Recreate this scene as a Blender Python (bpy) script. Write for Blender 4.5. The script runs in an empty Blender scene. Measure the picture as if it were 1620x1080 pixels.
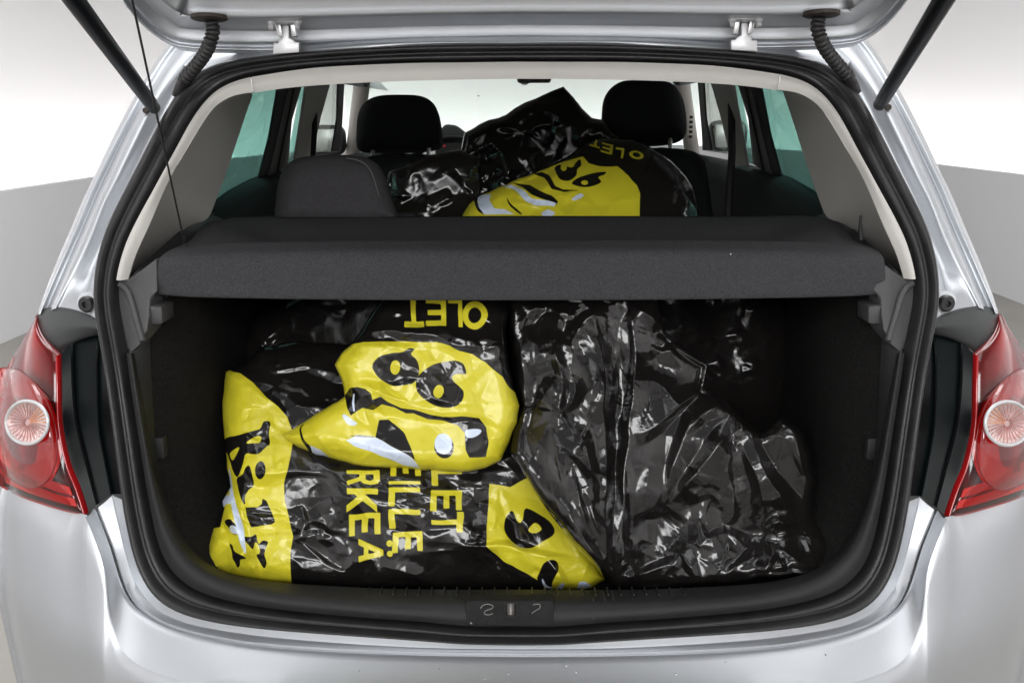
import bpy, bmesh, math, random
import numpy as np
from mathutils import Vector, Matrix
from mathutils.geometry import delaunay_2d_cdt

random.seed(7)
R_ = math.radians
C = bpy.context.scene.collection
scene = bpy.context.scene

# ------------------------------------------------------------------ camera
FPX = 1514.0                       # focal length in pixels of a 1620 px wide frame
CAM = np.array([0.022, -1.25, 1.36])
PITCH, YAW, ROLL = R_(13.5), R_(0.98), R_(0.25)
_F = np.array([-math.sin(YAW) * math.cos(PITCH), math.cos(YAW) * math.cos(PITCH), -math.sin(PITCH)])
_R = np.array([math.cos(YAW), math.sin(YAW), 0.0])
_U = np.cross(_R, _F)
_R2 = math.cos(ROLL) * _R - math.sin(ROLL) * _U
_U2 = math.cos(ROLL) * _U + math.sin(ROLL) * _R
cam_data = bpy.data.cameras.new('camera')
cam_data.sensor_width = 36.0
cam_data.lens = FPX / 1620.0 * 36.0
cam_data.clip_start = 0.02
cam_data.clip_end = 200.0
cam = bpy.data.objects.new('camera', cam_data)
C.objects.link(cam)
cam.matrix_world = Matrix(((_R2[0], _U2[0], -_F[0], CAM[0]), (_R2[1], _U2[1], -_F[1], CAM[1]),
                           (_R2[2], _U2[2], -_F[2], CAM[2]), (0, 0, 0, 1)))
scene.camera = cam

# ------------------------------------------------------------------ world, lamps, exposure
world = bpy.data.worlds.new('World')
scene.world = world
world.use_nodes = True
world.node_tree.nodes['Background'].inputs[0].default_value = (0.50, 0.50, 0.51, 1)
world.node_tree.nodes['Background'].inputs[1].default_value = 0.55
scene.view_settings.view_transform = 'Standard'
scene.view_settings.look = 'None'
scene.view_settings.exposure = 0.35
scene.view_settings.gamma = 1.0
scene.cycles.use_denoising = True
scene.cycles.max_bounces = 8
scene.cycles.diffuse_bounces = 4
scene.cycles.glossy_bounces = 5
scene.cycles.transparent_max_bounces = 12
scene.cycles.sample_clamp_indirect = 6.0
scene.cycles.caustics_reflective = False
scene.cycles.caustics_refractive = False

def area(name, loc, target, sx, sy, power, col=(1, 1, 1)):
    l = bpy.data.lights.new(name, 'AREA')
    l.shape = 'RECTANGLE'; l.size = sx; l.size_y = sy; l.energy = power; l.color = col
    o = bpy.data.objects.new(name, l); C.objects.link(o)
    o.location = loc
    o.rotation_euler = (Vector(target) - Vector(loc)).to_track_quat('-Z', 'Y').to_euler()
    return o
area('ceiling_softbox', (0, 0.9, 3.6), (0, 0.9, 0), 3.6, 5.0, 105)
area('rear_softbox', (0.0, -3.5, 2.35), (0, 0.2, 0.95), 3.4, 0.95, 88)
for sx_ in (-1, 1): area('added_wall_fill', (sx_ * 1.6, 1.6, 3.5), (sx_ * 3.6, 3.4, 0.3), 1.0, 3.2, 38)  # added fill lamps above the frame, brightening the low wall and the pillars
# uplights standing in the gap behind the low grey wall, washing the cyclorama
WX, WY, WA, WB, WN = 0.2, 4.0, 3.38, 8.6, 3.2
def oval(t, grow=0.0):
    c, s = math.cos(t), math.sin(t)
    return (WX + (WA + grow) * math.copysign(abs(c) ** (2 / WN), c), WY + (WB + grow) * math.copysign(abs(s) ** (2 / WN), s))
# ------------------------------------------------------------------ geometry helpers
WPOS = {}
def ray(px, py):
    return _F + _R2 * ((px - 810.0) / FPX) + _U2 * ((540.0 - py) / FPX)
def P(px, py, Y):                                  # the point of the place seen at (px, py), Y metres forward
    d = ray(px, py)
    return CAM + d * ((Y - CAM[1]) / d[1])
def Pv(px, py, Y):                                 # the same for arrays
    d = _F[None] + _R2[None] * ((px.ravel()[:, None] - 810.0) / FPX) + _U2[None] * ((540.0 - py.ravel()[:, None]) / FPX)
    t = (Y.ravel() - CAM[1]) / d[:, 1]
    return CAM[None] + d * t[:, None]
RZ = ([0.2, 0.60, 0.66, 0.80, 1.0, 1.12, 1.25, 1.40, 1.48, 1.6], [-.06, -.06, -.03, -.01, .02, .07, .16, .30, .40, .55])
WZ = ([0.2, 0.5, 0.7, 0.90, 1.0, 1.18, 1.47, 1.6], [.82, .86, .880, .880, .855, .80, .72, .70])
def soft(tab, sig, lo, hi):                          # a table of straight pieces with its corners rounded
    g = np.linspace(lo - .3, hi + .3, 900); v = np.interp(g, *tab); st_ = g[1] - g[0]
    k = np.exp(-0.5 * (np.arange(-120, 121) * st_ / sig) ** 2); k /= k.sum()
    return g[120:-120], np.convolve(v, k, 'valid')
RZS, WZS = soft(RZ, .035, .1, 1.7), soft(WZ, .035, .1, 1.7)
def S(x, z):                                       # the rear surface of the car body
    W = np.interp(z, *WZS)
    r = min(abs(x) / W, 0.975)
    return float(np.interp(z, *RZS)) + 0.45 * (1 - (1 - r ** 2.6) ** (1 / 2.6))
def onb(px, py, off=0.0, fn=S):
    d = ray(px, py)
    lo, hi = 0.7, 2.6
    for _ in range(34):
        m = (lo + hi) / 2
        p = CAM + d * m
        if p[1] > fn(p[0], p[2]) + off: hi = m
        else: lo = m
    return CAM + d * lo
def cr(pts, k=6, closed=False):                    # Catmull-Rom through the points, k steps per segment
    p = np.array(pts, float); n = len(p); out = []
    for i in range(n if closed else n - 1):
        if closed: a, b, c, d = p[(i - 1) % n], p[i], p[(i + 1) % n], p[(i + 2) % n]
        else: a, b, c, d = p[max(i - 1, 0)], p[i], p[i + 1], p[min(i + 2, n - 1)]
        for j in range(k):
            t = j / k
            out.append(0.5 * (2 * b + (c - a) * t + (2 * a - 5 * b + 4 * c - d) * t * t + (3 * b - a - 3 * c + d) * t ** 3))
    if not closed: out.append(p[-1])
    return np.array(out)
def rs(pts, n, smooth=True):                       # resample to n points by arc length
    p = cr(pts, 8) if smooth else np.array(pts, float)
    s = np.concatenate([[0], np.cumsum(np.linalg.norm(np.diff(p, axis=0), axis=1))])
    u = np.linspace(0, s[-1], n)
    q = np.stack([np.interp(u, s, p[:, k]) for k in range(p.shape[1])], 1)
    return ease(q, n // 14) if smooth and n >= 40 else q
def ease(q, it):                                     # take the jitter out of a traced line
    q = q.copy()
    for _ in range(it): q[1:-1] = (q[:-2] + 2 * q[1:-1] + q[2:]) / 4
    return q
def link(o, parent=None, loc=(0, 0, 0)):
    C.objects.link(o)
    w = Vector(loc)
    if parent is not None:
        o.parent = parent
        o.location = w - WPOS[parent]
    else: o.location = w
    WPOS[o] = w
    return o
def mesh(name, V, F, mat, parent=None, smooth=True, attrs=None, auto=None, label=None, origin=None):
    V = np.asarray(V, float)
    c = V.mean(0) if origin is None else np.array(origin, float)
    me = bpy.data.meshes.new(name)
    me.from_pydata((V - c).tolist(), [], [tuple(int(i) for i in f) for f in F])
    me.materials.append(mat)
    if smooth: me.polygons.foreach_set('use_smooth', [True] * len(me.polygons))
    if attrs:
        for k, a in attrs.items():
            at = me.attributes.new(k, 'FLOAT', 'POINT'); at.data.foreach_set('value', np.asarray(a, np.float32))
    me.update()
    bm = bmesh.new(); bm.from_mesh(me)
    bmesh.ops.recalc_face_normals(bm, faces=bm.faces)
    if auto is not None:
        for e in bm.edges:
            if len(e.link_faces) == 2 and e.calc_face_angle(0) > auto: e.smooth = False
    bm.to_mesh(me); bm.free()
    o = bpy.data.objects.new(name, me)
    if label: o['label'] = label
    return link(o, parent, c)
def grid_faces(nu, nv, base=0, closed_u=False, closed_v=False):
    f = []
    for i in range(nu if closed_u else nu - 1):
        for j in range(nv if closed_v else nv - 1):
            a, b = i * nv + j, ((i + 1) % nu) * nv + j
            c, d = ((i + 1) % nu) * nv + (j + 1) % nv, i * nv + (j + 1) % nv
            f.append((base + a, base + b, base + c, base + d))
    return f
def sheet(name, rows, mat, parent=None, **k):      # rows: list of equally long point lists
    A = np.array(rows)
    return mesh(name, A.reshape(-1, 3), grid_faces(A.shape[0], A.shape[1]), mat, parent, **k)
def mirror(A):
    A = np.array(A, float); A[..., 0] *= -1; return A
def tube(name, pts, rad, mat, parent=None, seg=12, caps=True, **k):
    p = np.array(pts, float); n = len(p)
    rad = np.broadcast_to(np.asarray(rad, float), (n,))
    V, F = [], []
    up = np.array([0.03, 0.1, 1.0])
    for i in range(n):
        t = p[min(i + 1, n - 1)] - p[max(i - 1, 0)]; t /= np.linalg.norm(t)
        if abs(t @ up) > 0.96 * np.linalg.norm(up): up = np.array([1.0, 0.1, 0.0])
        a = np.cross(t, up); a /= np.linalg.norm(a); b = np.cross(t, a)
        up = -b if i == 0 else up
        for j in range(seg):
            th = 2 * math.pi * j / seg
            V.append(p[i] + rad[i] * (math.cos(th) * a + math.sin(th) * b))
        up = np.cross(a, t)
    F = grid_faces(n, seg, closed_v=True)
    if caps: F += [tuple(range(seg))[::-1], tuple((n - 1) * seg + j for j in range(seg))]
    return mesh(name, V, F, mat, parent, auto=R_(50), **k)
def box(name, c, s, mat, parent=None, bev=0.004, rot=(0, 0, 0), seg=2, smooth=True, **k):
    bm = bmesh.new(); bmesh.ops.create_cube(bm, size=1)
    bmesh.ops.scale(bm, vec=s, verts=bm.verts)
    if bev: bmesh.ops.bevel(bm, geom=bm.edges[:], offset=bev, segments=seg, affect='EDGES', profile=0.5)
    bm.transform(Matrix.Translation(c) @ (Matrix.Rotation(rot[2], 4, 'Z') @ Matrix.Rotation(rot[1], 4, 'Y') @ Matrix.Rotation(rot[0], 4, 'X')))
    bm.verts.ensure_lookup_table()
    V = [tuple(v.co) for v in bm.verts]; F = [[v.index for v in f.verts] for f in bm.faces]; bm.free()
    return mesh(name, V, F, mat, parent, smooth=smooth, auto=R_(35), **k)
def prism(name, poly, vec, mat, parent=None, bev=0.0, **k):     # planar world polygon extruded by vec
    bm = bmesh.new()
    vs = [bm.verts.new(p) for p in poly]; f = bm.faces.new(vs)
    r = bmesh.ops.extrude_face_region(bm, geom=[f])
    bmesh.ops.translate(bm, vec=vec, verts=[g for g in r['geom'] if isinstance(g, bmesh.types.BMVert)])
    if bev: bmesh.ops.bevel(bm, geom=bm.edges[:], offset=bev, segments=2, affect='EDGES', profile=0.5)
    bm.verts.index_update()
    V = [tuple(v.co) for v in bm.verts]; F = [[v.index for v in f.verts] for f in bm.faces]; bm.free()
    return mesh(name, V, F, mat, parent, auto=R_(35), **k)
def disc(name, c, n, prof, mat, parent=None, seg=32, **k):      # lathe round axis n; prof: (radius, height along n)
    n = np.array(n, float); n /= np.linalg.norm(n)
    a = np.cross(n, [0, 0.2, 1.0]); a /= np.linalg.norm(a); b = np.cross(n, a)
    V = [np.array(c) + r * (math.cos(t) * a + math.sin(t) * b) + h * n for (r, h) in prof for t in [2 * math.pi * j / seg for j in range(seg)]]
    F = grid_faces(len(prof), seg, closed_v=True)
    F.append(tuple((len(prof) - 1) * seg + j for j in range(seg)))
    return mesh(name, V, F, mat, parent, auto=R_(40), **k)
def empty(name, loc, label, cat, group=None):
    o = bpy.data.objects.new(name, None); o.empty_display_size = 0.1
    link(o, None, loc); tag(o, label, cat, group); return o
def tag(o, label, cat, group=None):
    o['label'] = label; o['category'] = cat
    if group: o['group'] = group
    return o
# ------------------------------------------------------------------ materials
def mat(name, col, rough=0.5, metal=0.0, spec=0.5, coat=0.0, bump=0.0, bscale=200.0, var=0.0, vscale=30.0, emit=None, coatr=0.05, stretch=None):
    m = bpy.data.materials.new(name); m.use_nodes = True
    nt = m.node_tree; b = nt.nodes['Principled BSDF']
    b.inputs['Base Color'].default_value = (*col, 1); b.inputs['Roughness'].default_value = rough
    b.inputs['Metallic'].default_value = metal; b.inputs['Specular IOR Level'].default_value = spec
    b.inputs['Coat Weight'].default_value = coat; b.inputs['Coat Roughness'].default_value = coatr
    if emit: b.inputs['Emission Color'].default_value = (*emit[0], 1); b.inputs['Emission Strength'].default_value = emit[1]
    if bump or var:
        tc = nt.nodes.new('ShaderNodeTexCoord'); src = tc.outputs['Object']
        if stretch:
            mp = nt.nodes.new('ShaderNodeMapping'); mp.inputs['Scale'].default_value = stretch
            nt.links.new(src, mp.inputs[0]); src = mp.outputs[0]
    if bump:
        n = nt.nodes.new('ShaderNodeTexNoise'); n.inputs['Scale'].default_value = bscale; n.inputs['Detail'].default_value = 4
        nt.links.new(src, n.inputs['Vector'])
        bp = nt.nodes.new('ShaderNodeBump'); bp.inputs['Strength'].default_value = bump; bp.inputs['Distance'].default_value = 0.002
        nt.links.new(n.outputs['Fac'], bp.inputs['Height']); nt.links.new(bp.outputs[0], b.inputs['Normal'])
    if var:
        n2 = nt.nodes.new('ShaderNodeTexNoise'); n2.inputs['Scale'].default_value = vscale; n2.inputs['Detail'].default_value = 6
        nt.links.new(src, n2.inputs['Vector'])
        mr = nt.nodes.new('ShaderNodeMapRange'); mr.inputs[1].default_value = 0.3; mr.inputs[2].default_value = 0.7
        mr.inputs[3].default_value = 1 - var; mr.inputs[4].default_value = 1 + var
        nt.links.new(n2.outputs['Fac'], mr.inputs[0])
        mx = nt.nodes.new('ShaderNodeVectorMath'); mx.operation = 'SCALE'; mx.inputs[0].default_value = col
        nt.links.new(mr.outputs[0], mx.inputs['Scale']); nt.links.new(mx.outputs[0], b.inputs['Base Color'])
        mr2 = nt.nodes.new('ShaderNodeMapRange'); mr2.inputs[3].default_value = max(rough - var * .4, .02); mr2.inputs[4].default_value = min(rough + var * .4, 1)
        nt.links.new(n2.outputs['Fac'], mr2.inputs[0]); nt.links.new(mr2.outputs[0], b.inputs['Roughness'])
    return m
def facing(nt, mx, base=0.04):                       # Schlick mirror share, the same on both faces of a thin sheet
    lw = nt.nodes.new('ShaderNodeLayerWeight'); lw.inputs['Blend'].default_value = 0.5
    pw = nt.nodes.new('ShaderNodeMath'); pw.operation = 'POWER'; pw.inputs[1].default_value = 4.5
    ad = nt.nodes.new('ShaderNodeMath'); ad.operation = 'MULTIPLY_ADD'; ad.inputs[1].default_value = 0.9; ad.inputs[2].default_value = base
    nt.links.new(lw.outputs['Facing'], pw.inputs[0]); nt.links.new(pw.outputs[0], ad.inputs[0]); nt.links.new(ad.outputs[0], mx.inputs[0])
def glass_mat(name, tint, gloss=0.08, rough=0.0):
    m = bpy.data.materials.new(name); m.use_nodes = True; nt = m.node_tree; nt.nodes.remove(nt.nodes['Principled BSDF'])
    t = nt.nodes.new('ShaderNodeBsdfTransparent'); t.inputs[0].default_value = (*tint, 1)
    g = nt.nodes.new('ShaderNodeBsdfGlossy'); g.inputs['Roughness'].default_value = rough
    mx = nt.nodes.new('ShaderNodeMixShader'); facing(nt, mx, gloss * .5)
    nt.links.new(t.outputs[0], mx.inputs[1]); nt.links.new(g.outputs[0], mx.inputs[2])
    nt.links.new(mx.outputs[0], nt.nodes['Material Output'].inputs[0])
    return m
M = {}
M['paint'] = mat('silver_paint', (0.56, 0.578, 0.605), 0.48, 0.90, 0.5, 0.25, var=0.05, vscale=1400, coatr=0.03)
M['rubber'] = mat('seal_rubber', (0.014, 0.0135, 0.014), 0.42, bump=0.25, bscale=500, var=0.25, vscale=25)
M['gloss_black'] = mat('housing_plastic', (0.003, 0.005, 0.0055), 0.35, spec=0.15, bump=0.02, bscale=300)
M['black_plastic'] = mat('grained_plastic', (0.018, 0.018, 0.019), 0.55, spec=.3, bump=0.5, bscale=900, var=0.15, vscale=12)
M['boot_plastic'] = mat('boot_plastic', (0.012, 0.012, 0.0125), 0.5, bump=0.5, bscale=900)
M['grey_plastic'] = mat('dark_grey_grained_plastic', (0.055, 0.054, 0.055), 0.5, bump=0.5, bscale=900)
M['carpet'] = mat('boot_carpet', (0.012, 0.0115, 0.011), 0.95, spec=0.1, bump=1.0, bscale=420, var=0.5, vscale=260)
M['shelf'] = mat('shelf_felt', (0.045, 0.045, 0.048), 0.95, spec=0.12, bump=1.0, bscale=520, var=0.32, vscale=400)
M['beige'] = mat('beige_trim', (0.50, 0.485, 0.455), 0.75, spec=0.25, bump=0.3, bscale=900)
M['pillar_trim'] = mat('pillar_trim', (0.42, 0.405, 0.38), 0.75, spec=0.2, bump=0.3, bscale=900)
M['headliner'] = mat('headliner_cloth', (0.5, 0.49, 0.46), 0.95, spec=0.1)
M['seat'] = mat('seat_cloth', (0.045, 0.043, 0.046), 0.95, spec=0.15, bump=0.8, bscale=900, var=0.15, vscale=200)
M['front_seat'] = mat('front_seat_cloth', (0.026, 0.028, 0.029), 0.95, spec=0.1, bump=0.5, bscale=900)
M['stitch'] = mat('stitching', (0.10, 0.10, 0.105), 0.8)
M['strut'] = mat('strut_tube', (0.004, 0.005, 0.007), 0.36, spec=0.03)
M['steel'] = mat('steel', (0.09, 0.085, 0.08), 0.4, 1.0, var=0.1, vscale=80)
M['hinge'] = mat('painted_hinge', (0.62, 0.62, 0.63), 0.4, 0.35, coat=0.2)
M['conduit'] = mat('conduit_rubber', (0.016, 0.015, 0.015), 0.5, bump=0.3, bscale=300, var=0.3, vscale=40)
M['rust'] = mat('rusty_grommet', (0.035, 0.026, 0.02), 0.7, bump=0.5, bscale=200, var=0.4, vscale=60)
M['teal_glass'] = glass_mat('tinted_side_glass', (0.52, 0.76, 0.70))
M['clear_glass'] = glass_mat('windscreen_glass', (0.84, 0.93, 0.89))
M['front_glass'] = glass_mat('front_side_glass', (0.90, 0.95, 0.92))
M['cord'] = mat('black_cord', (0.006, 0.006, 0.006), 0.7)
M['white_plastic'] = mat('white_ring', (0.6, 0.62, 0.65), 0.4)
M['floor'] = mat('studio_floor', (0.33, 0.315, 0.29), 0.55, var=0.06, vscale=2.5, bump=0.1, bscale=60)
M['lowwall'] = mat('grey_low_wall', (0.74, 0.74, 0.755), 0.8)
M['cyc'] = mat('white_cyclorama', (0.82, 0.815, 0.815), 0.9, spec=0.1)
M['dash'] = mat('dash_plastic', (0.03, 0.03, 0.03), 0.6)
M['silver_trim'] = mat('silver_trim', (0.6, 0.6, 0.6), 0.3, 0.9)
M['lampglow'] = mat('uplight_tube', (1, 1, 1), 0.5, emit=((1, 0.985, 0.975), 15.0))

# ------------------------------------------------------------------ the studio
def ring_wall(name, grow, z0, z1, m, n=140):
    lo = [(*oval(2 * math.pi * i / n, grow), z0) for i in range(n)]
    hi = [(*oval(2 * math.pi * i / n, grow), z1) for i in range(n)]
    A = np.array([lo, hi]).transpose(1, 0, 2)
    o = mesh(name, A.reshape(-1, 3), grid_faces(n, 2, closed_u=True), m); o['kind'] = 'structure'; return o
fl = mesh('floor', [(-14, -14, 0), (14, -14, 0), (14, 22, 0), (-14, 22, 0)], [(0, 1, 2, 3)], M['floor']); fl['kind'] = 'structure'
# low wall with a real thickness and top
n = 140; rows = []
for g, z in ((0, 0.001), (0, 0.90), (0.06, 0.90), (0.06, 0.001)):
    rows.append([(*oval(2 * math.pi * i / n, g), z) for i in range(n + 1)])
lw_ = sheet('low_wall', rows, M['lowwall'], smooth=False)
tag(lw_, 'low grey wall curving round the studio floor behind the car', 'wall')
ring_wall('backdrop', 0.95, 0.002, 4.2, M['cyc'])
up = []
for g, z in ((0.30, 0.36), (0.36, 0.40), (0.42, 0.36), (0.36, 0.34)):
    up.append([(*oval(2 * math.pi * i / n, g), z) for i in range(n + 1)])
o = sheet('uplight_tube', up + [up[0]], M['lampglow'], smooth=False)
tag(o, 'long white light tube lying hidden behind the low grey wall', 'studio light')
# ------------------------------------------------------------------ the car
car = empty('hatchback_car', (0, 1.9, 0), 'silver hatchback seen from behind with its boot wide open', 'car')
MC = (1.0, 0.0)
def both(name, rows, m, parent, sub=None, **k):    # a sheet on the left and its twin on the right
    a = sheet(name, rows, m, parent, **k); b = sheet(name, mirror(rows), m, parent, **k)
    return a, b
# paired stations round the opening, from the bottom centre up the left side to the roof centre: outer / inner edge of the seal
SEAL = [((812, 1017), (812, 992)), ((740, 1016), (740, 992)), ((700, 1013), (700, 988)), ((630, 1008), (645, 982)), ((560, 1003), (572, 977)), ((430, 994), (445, 965)), ((340, 983), (362, 951)),
        ((278, 966), (305, 932)), ((240, 938), (270, 903)), ((216, 892), (250, 862)), ((203, 840), (240, 815)), ((194, 790), (231, 770)),
        ((185, 720), (222, 710)), ((176, 650), (212, 645)), ((168, 590), (203, 585)), ((159, 540), (195, 535)), ((151, 495), (187, 495)),
        ((149, 460), (184, 460)), ((152, 425), (188, 425)), ((162, 380), (199, 385)), ((178, 340), (218, 345)), ((198, 300), (240, 305)),
        ((216, 265), (259, 270)), ((236, 225), (280, 232)), ((256, 187), (300, 195)), ((275, 155), (318, 168)), ((295, 128), (340, 145)),
        ((322, 109), (367, 130)), ((360, 97), (402, 120)), ((410, 89), (447, 113)), ((480, 82), (505, 107)), ((560, 76), (575, 103)),
        ((650, 71), (655, 100)), ((740, 69), (740, 99)), ((812, 69), (812, 98))]
K = 4
so = ease(cr([a for a, b in SEAL], K), 6); si = ease(cr([b for a, b in SEAL], K), 6)
W_so = np.array([onb(*p, -0.002) for p in so]); W_si = np.array([onb(*p, 0.012) for p in si])
W_so[-1, 0] = W_si[-1, 0] = W_so[0, 0] = W_si[0, 0] = 0
# full closed loop (left half then mirrored right half)
def loop(L): return np.concatenate([L, mirror(L[::-1][1:-1])])
LO, LI = loop(W_so), loop(W_si)
prof = []                                           # (across 0..1, height towards the viewer)
for i in range(9): t = i / 8; prof.append((0.0 + 0.50 * t, 0.016 * math.sin(math.pi * min(1, t * 1.05 + 0.0)) ** 0.7 if 0 < t < 1 else 0.0))
for i in range(1, 8): t = i / 7; prof.append((0.50 + 0.42 * t, 0.012 * abs(math.sin(math.pi * t)) ** 0.7 - 0.001))
prof.append((1.0, -0.012))
rows = []
for u, h in prof:
    A = LO + (LI - LO) * u
    A[:, 1] -= h
    A[:, 2] += h * 0.1
    rows.append(A)
A = np.array(rows); nS = A.shape[1]
V = A.reshape(-1, 3)
mesh('boot_seal', V, grid_faces(len(rows), nS, closed_v=True), M['rubber'], car)

# --- painted body round the opening ---------------------------------------------------
N = 60
def wb(pts, off, n=N, fn=S): return np.array([onb(*p, off, fn) for p in rs(pts, n)])
# left pillar: curves from the lamp up to the roof
cO = [(59, 498), (68, 470), (85, 425), (113, 360), (133, 312), (150, 277), (180, 215), (213, 153), (240, 108), (262, 76), (285, 50)]
cO2 = [(63, 497), (73, 470), (91, 425), (119, 361), (139, 313), (156, 278), (186, 216), (219, 154), (246, 109), (268, 78), (291, 52)]
cG = [(67, 496), (78, 469), (97, 425), (125, 362), (145, 314), (161, 279), (191, 218), (223, 158), (249, 114), (271, 82), (296, 54)]
cR0 = [(73, 494), (84, 468), (102, 426), (130, 363), (150, 315), (166, 281), (195, 220), (227, 160), (253, 117), (275, 86), (301, 56)]
cR1 = [(82, 490), (92, 467), (109, 427), (137, 364), (157, 317), (173, 283), (202, 222), (233, 162), (258, 120), (281, 89), (308, 60)]
cR2 = [(88, 488), (98, 467), (115, 428), (143, 366), (163, 319), (179, 285), (208, 225), (239, 165), (264, 123), (287, 93), (316, 64)]
cB1 = [(94, 488), (104, 468), (121, 430), (149, 369), (168, 322), (185, 288), (214, 228), (244, 169), (269, 128), (293, 97), (326, 70)]
cB2 = [(128, 494), (134, 470), (146, 428), (168, 374), (186, 330), (203, 293), (229, 241), (254, 192), (276, 150), (304, 112), (345, 80)]
cE1 = [(134, 498), (139, 470), (150, 430), (172, 377), (190, 333), (207, 296), (233, 243), (257, 194), (279, 154), (307, 116), (349, 84)]
cE2 = [(146, 503), (147, 462), (153, 430), (168, 384), (184, 343), (202, 303), (230, 252), (252, 209), (270, 175), (298, 132), (340, 105)]
cS = [(157, 508), (154, 462), (157, 425), (167, 381), (184, 340), (203, 301), (240, 228), (260, 190), (279, 156), (302, 126), (362, 99)]
pil = [(cO, 0.0), (cO2, -0.006), (cG, 0.004), (cR0, 0.012), (cR1, -0.004), (cR2, -0.003), (cB1, 0.004), (cB2, 0.034), (cE1, 0.022), (cE2, 0.004), (cS, 0.004)]
def wbv(c, o, n):                                    # the channel fades out just above the lamp
    q = rs(c, n); t = np.clip(np.linspace(0, 1, n) / .14, 0, 1); t = t * t * (3 - 2 * t)
    return np.array([onb(p[0], p[1], (o if o < .02 else .012 + (o - .012) * k)) for p, k in zip(q, t)])
rows = [wbv(c, o, 90) for c, o in pil]
side = rows[0].copy(); side[:, 1] += 0.03; side[:, 0] -= 0.006
side2 = rows[0].copy(); side2[:, 1] += 0.45; side2[:, 0] -= 0.03; side2[:, 2] = side2[:, 2] * 0.995
def densify(rows, k=3):                              # smooth across the loft
    A = np.array(rows); out = [cr(A[:, j], k) for j in range(A.shape[1])]
    return np.array(out).transpose(1, 0, 2)
rows = list(densify(rows, 3))
both('rear_pillar', [side2, side] + rows, M['paint'], car)
# roof rear edge between seal and tailgate
ea = [(300, 128), (322, 109), (360, 97), (410, 89), (480, 82), (560, 76), (650, 71), (740, 69), (812, 69)]
eb = [(296, 112), (322, 92), (360, 84), (410, 79), (480, 74), (560, 70), (650, 67), (740, 66), (812, 66)]
ec = [(290, 96), (318, 74), (360, 72), (410, 70), (480, 67), (560, 64), (650, 62), (740, 61), (812, 61)]
ed = [(300, 70), (324, 58), (362, 56), (410, 54), (480, 52), (560, 51), (650, 50), (740, 50), (812, 50)]
ra = wb(ea, 0.004); rb = wb(eb, 0.0); rc = wb(ec, 0.012); rd = wb(ed, 0.035)
half = [ra, rb, rc, rd]
for h in half: h[-1, 0] = 0
full = [np.concatenate([h, mirror(h[::-1][1:])]) for h in half]
rf = [full[-1] + np.array([0, 0.12 * k, 0.012 * k - 0.0009 * k * k]) for k in (1, 2, 3, 4, 6, 9, 12, 14)]
sheet('roof', list(densify(full, 3)) + rf, M['paint'], car)

# --- bumper --------------------------------------------------------------------------
OBS = soft(([0, 0.42, 0.63, 0.75, 0.88], [.085, .072, .030, .014, .004]), .07, -.1, 1.0)
def ob(x): return float(np.interp(abs(x), *OBS))
def SB(x, z): return S(x, z) - ob(x)
cL2 = [(135, 817), (147, 845), (160, 880), (167, 907), (171, 937), (175, 970), (182, 1003), (193, 1030), (217, 1051), (247, 1064), (287, 1076), (340, 1087), (430, 1099), (560, 1109), (700, 1115), (812, 1117)]
L2 = wb(cL2, 0, 110, SB); L2[-1, 0] = 0
cL1 = [(155, 803), (167, 832), (182, 870), (193, 908), (207, 943), (230, 967), (262, 985), (300, 998), (367, 1011), (433, 1019), (540, 1026), (680, 1031), (812, 1033)]
cL1a = [(151, 802), (163, 832), (178, 871), (189, 910), (203, 946), (227, 971), (260, 989), (299, 1002), (366, 1015), (433, 1023), (540, 1030), (680, 1035), (812, 1037)]
cL0 = [(177, 783), (188, 830), (200, 880), (213, 920), (233, 950), (255, 968), (288, 983), (325, 992), (385, 1002), (445, 1009), (545, 1017), (680, 1024), (812, 1026)]
L1 = wb(cL1, -0.006, 110); L1a = wb(cL1a, -0.007, 110); L0 = wb(cL0, 0.006, 110); SO_ = wb([a for a, b in SEAL][:12][::-1], 0.004, 110)
for q in (L1, L1a, L0, SO_): q[-1, 0] = 0
gap = L1a.copy(); gap[:, 1] += 0.0; gap[:, 2] -= 0.010
both('tail_panel', [SO_ + np.array([0, 0.02, 0]), SO_, L0, L0 + np.array([0, -0.0015, -0.001]), (L0 * .5 + L1 * .5) + np.array([0, 0, -.001]), L1 + np.array([0, 0.001, 0.0005]), L1, L1 + np.array([0, -.001, -0.006])], M['paint'], car, auto=R_(25))
# bumper ledge + face: rows across
b0 = L1a + np.array([0, 0, -.008]); b1 = L1a.copy(); b2 = L1a + np.array([0, -0.004, 0.0005])
n_ = len(L2)
dx = L2 - b2
mid = [b2 + dx * t + np.array([0, 0.0, -0.003 * math.sin(math.pi * t)]) for t in (0.15, 0.35, 0.55, 0.75, 0.9)]
# rounded lip
lip = [L2 + np.array([0, -0.000, 0.0]), ]
both('bumper_ledge', [b0, b1, b2] + mid + lip, M['paint'], car)
# face columns
order = np.argsort(L2[:, 0]); tx, tz = L2[order, 0], L2[order, 2]
lampb = wb([(135, 815), (107, 810), (67, 798), (42, 790), (20, 780), (6, 773), (0, 769)], -0.004, 30)
colsx = list(L2[:, 0][::-1])                          # from centre outwards
cols = []
for i in range(n_ - 1, -1, -1):
    x, z = L2[i, 0], L2[i, 2]
    col = []
    for j in range(26):
        t = j / 25
        zz = z - (z - 0.33) * t
        dep = z - zz
        lipd = 0.006 * math.exp(-dep / 0.006)
        col.append((x, SB(x, zz) + lipd - 0.010 * math.sin(math.pi * min(1, dep / 0.25)), zz))
    cols.append(col)
lb = ease(np.concatenate([L2[:1], lampb[2:]]), 3)
lb = np.array([[np.interp(t, np.linspace(0, 1, len(lb)), lb[:, q]) for q in range(3)] for t in np.linspace(0, 1, 44)])[1:]
dy_ = lb[-1] - lb[-4]
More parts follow.
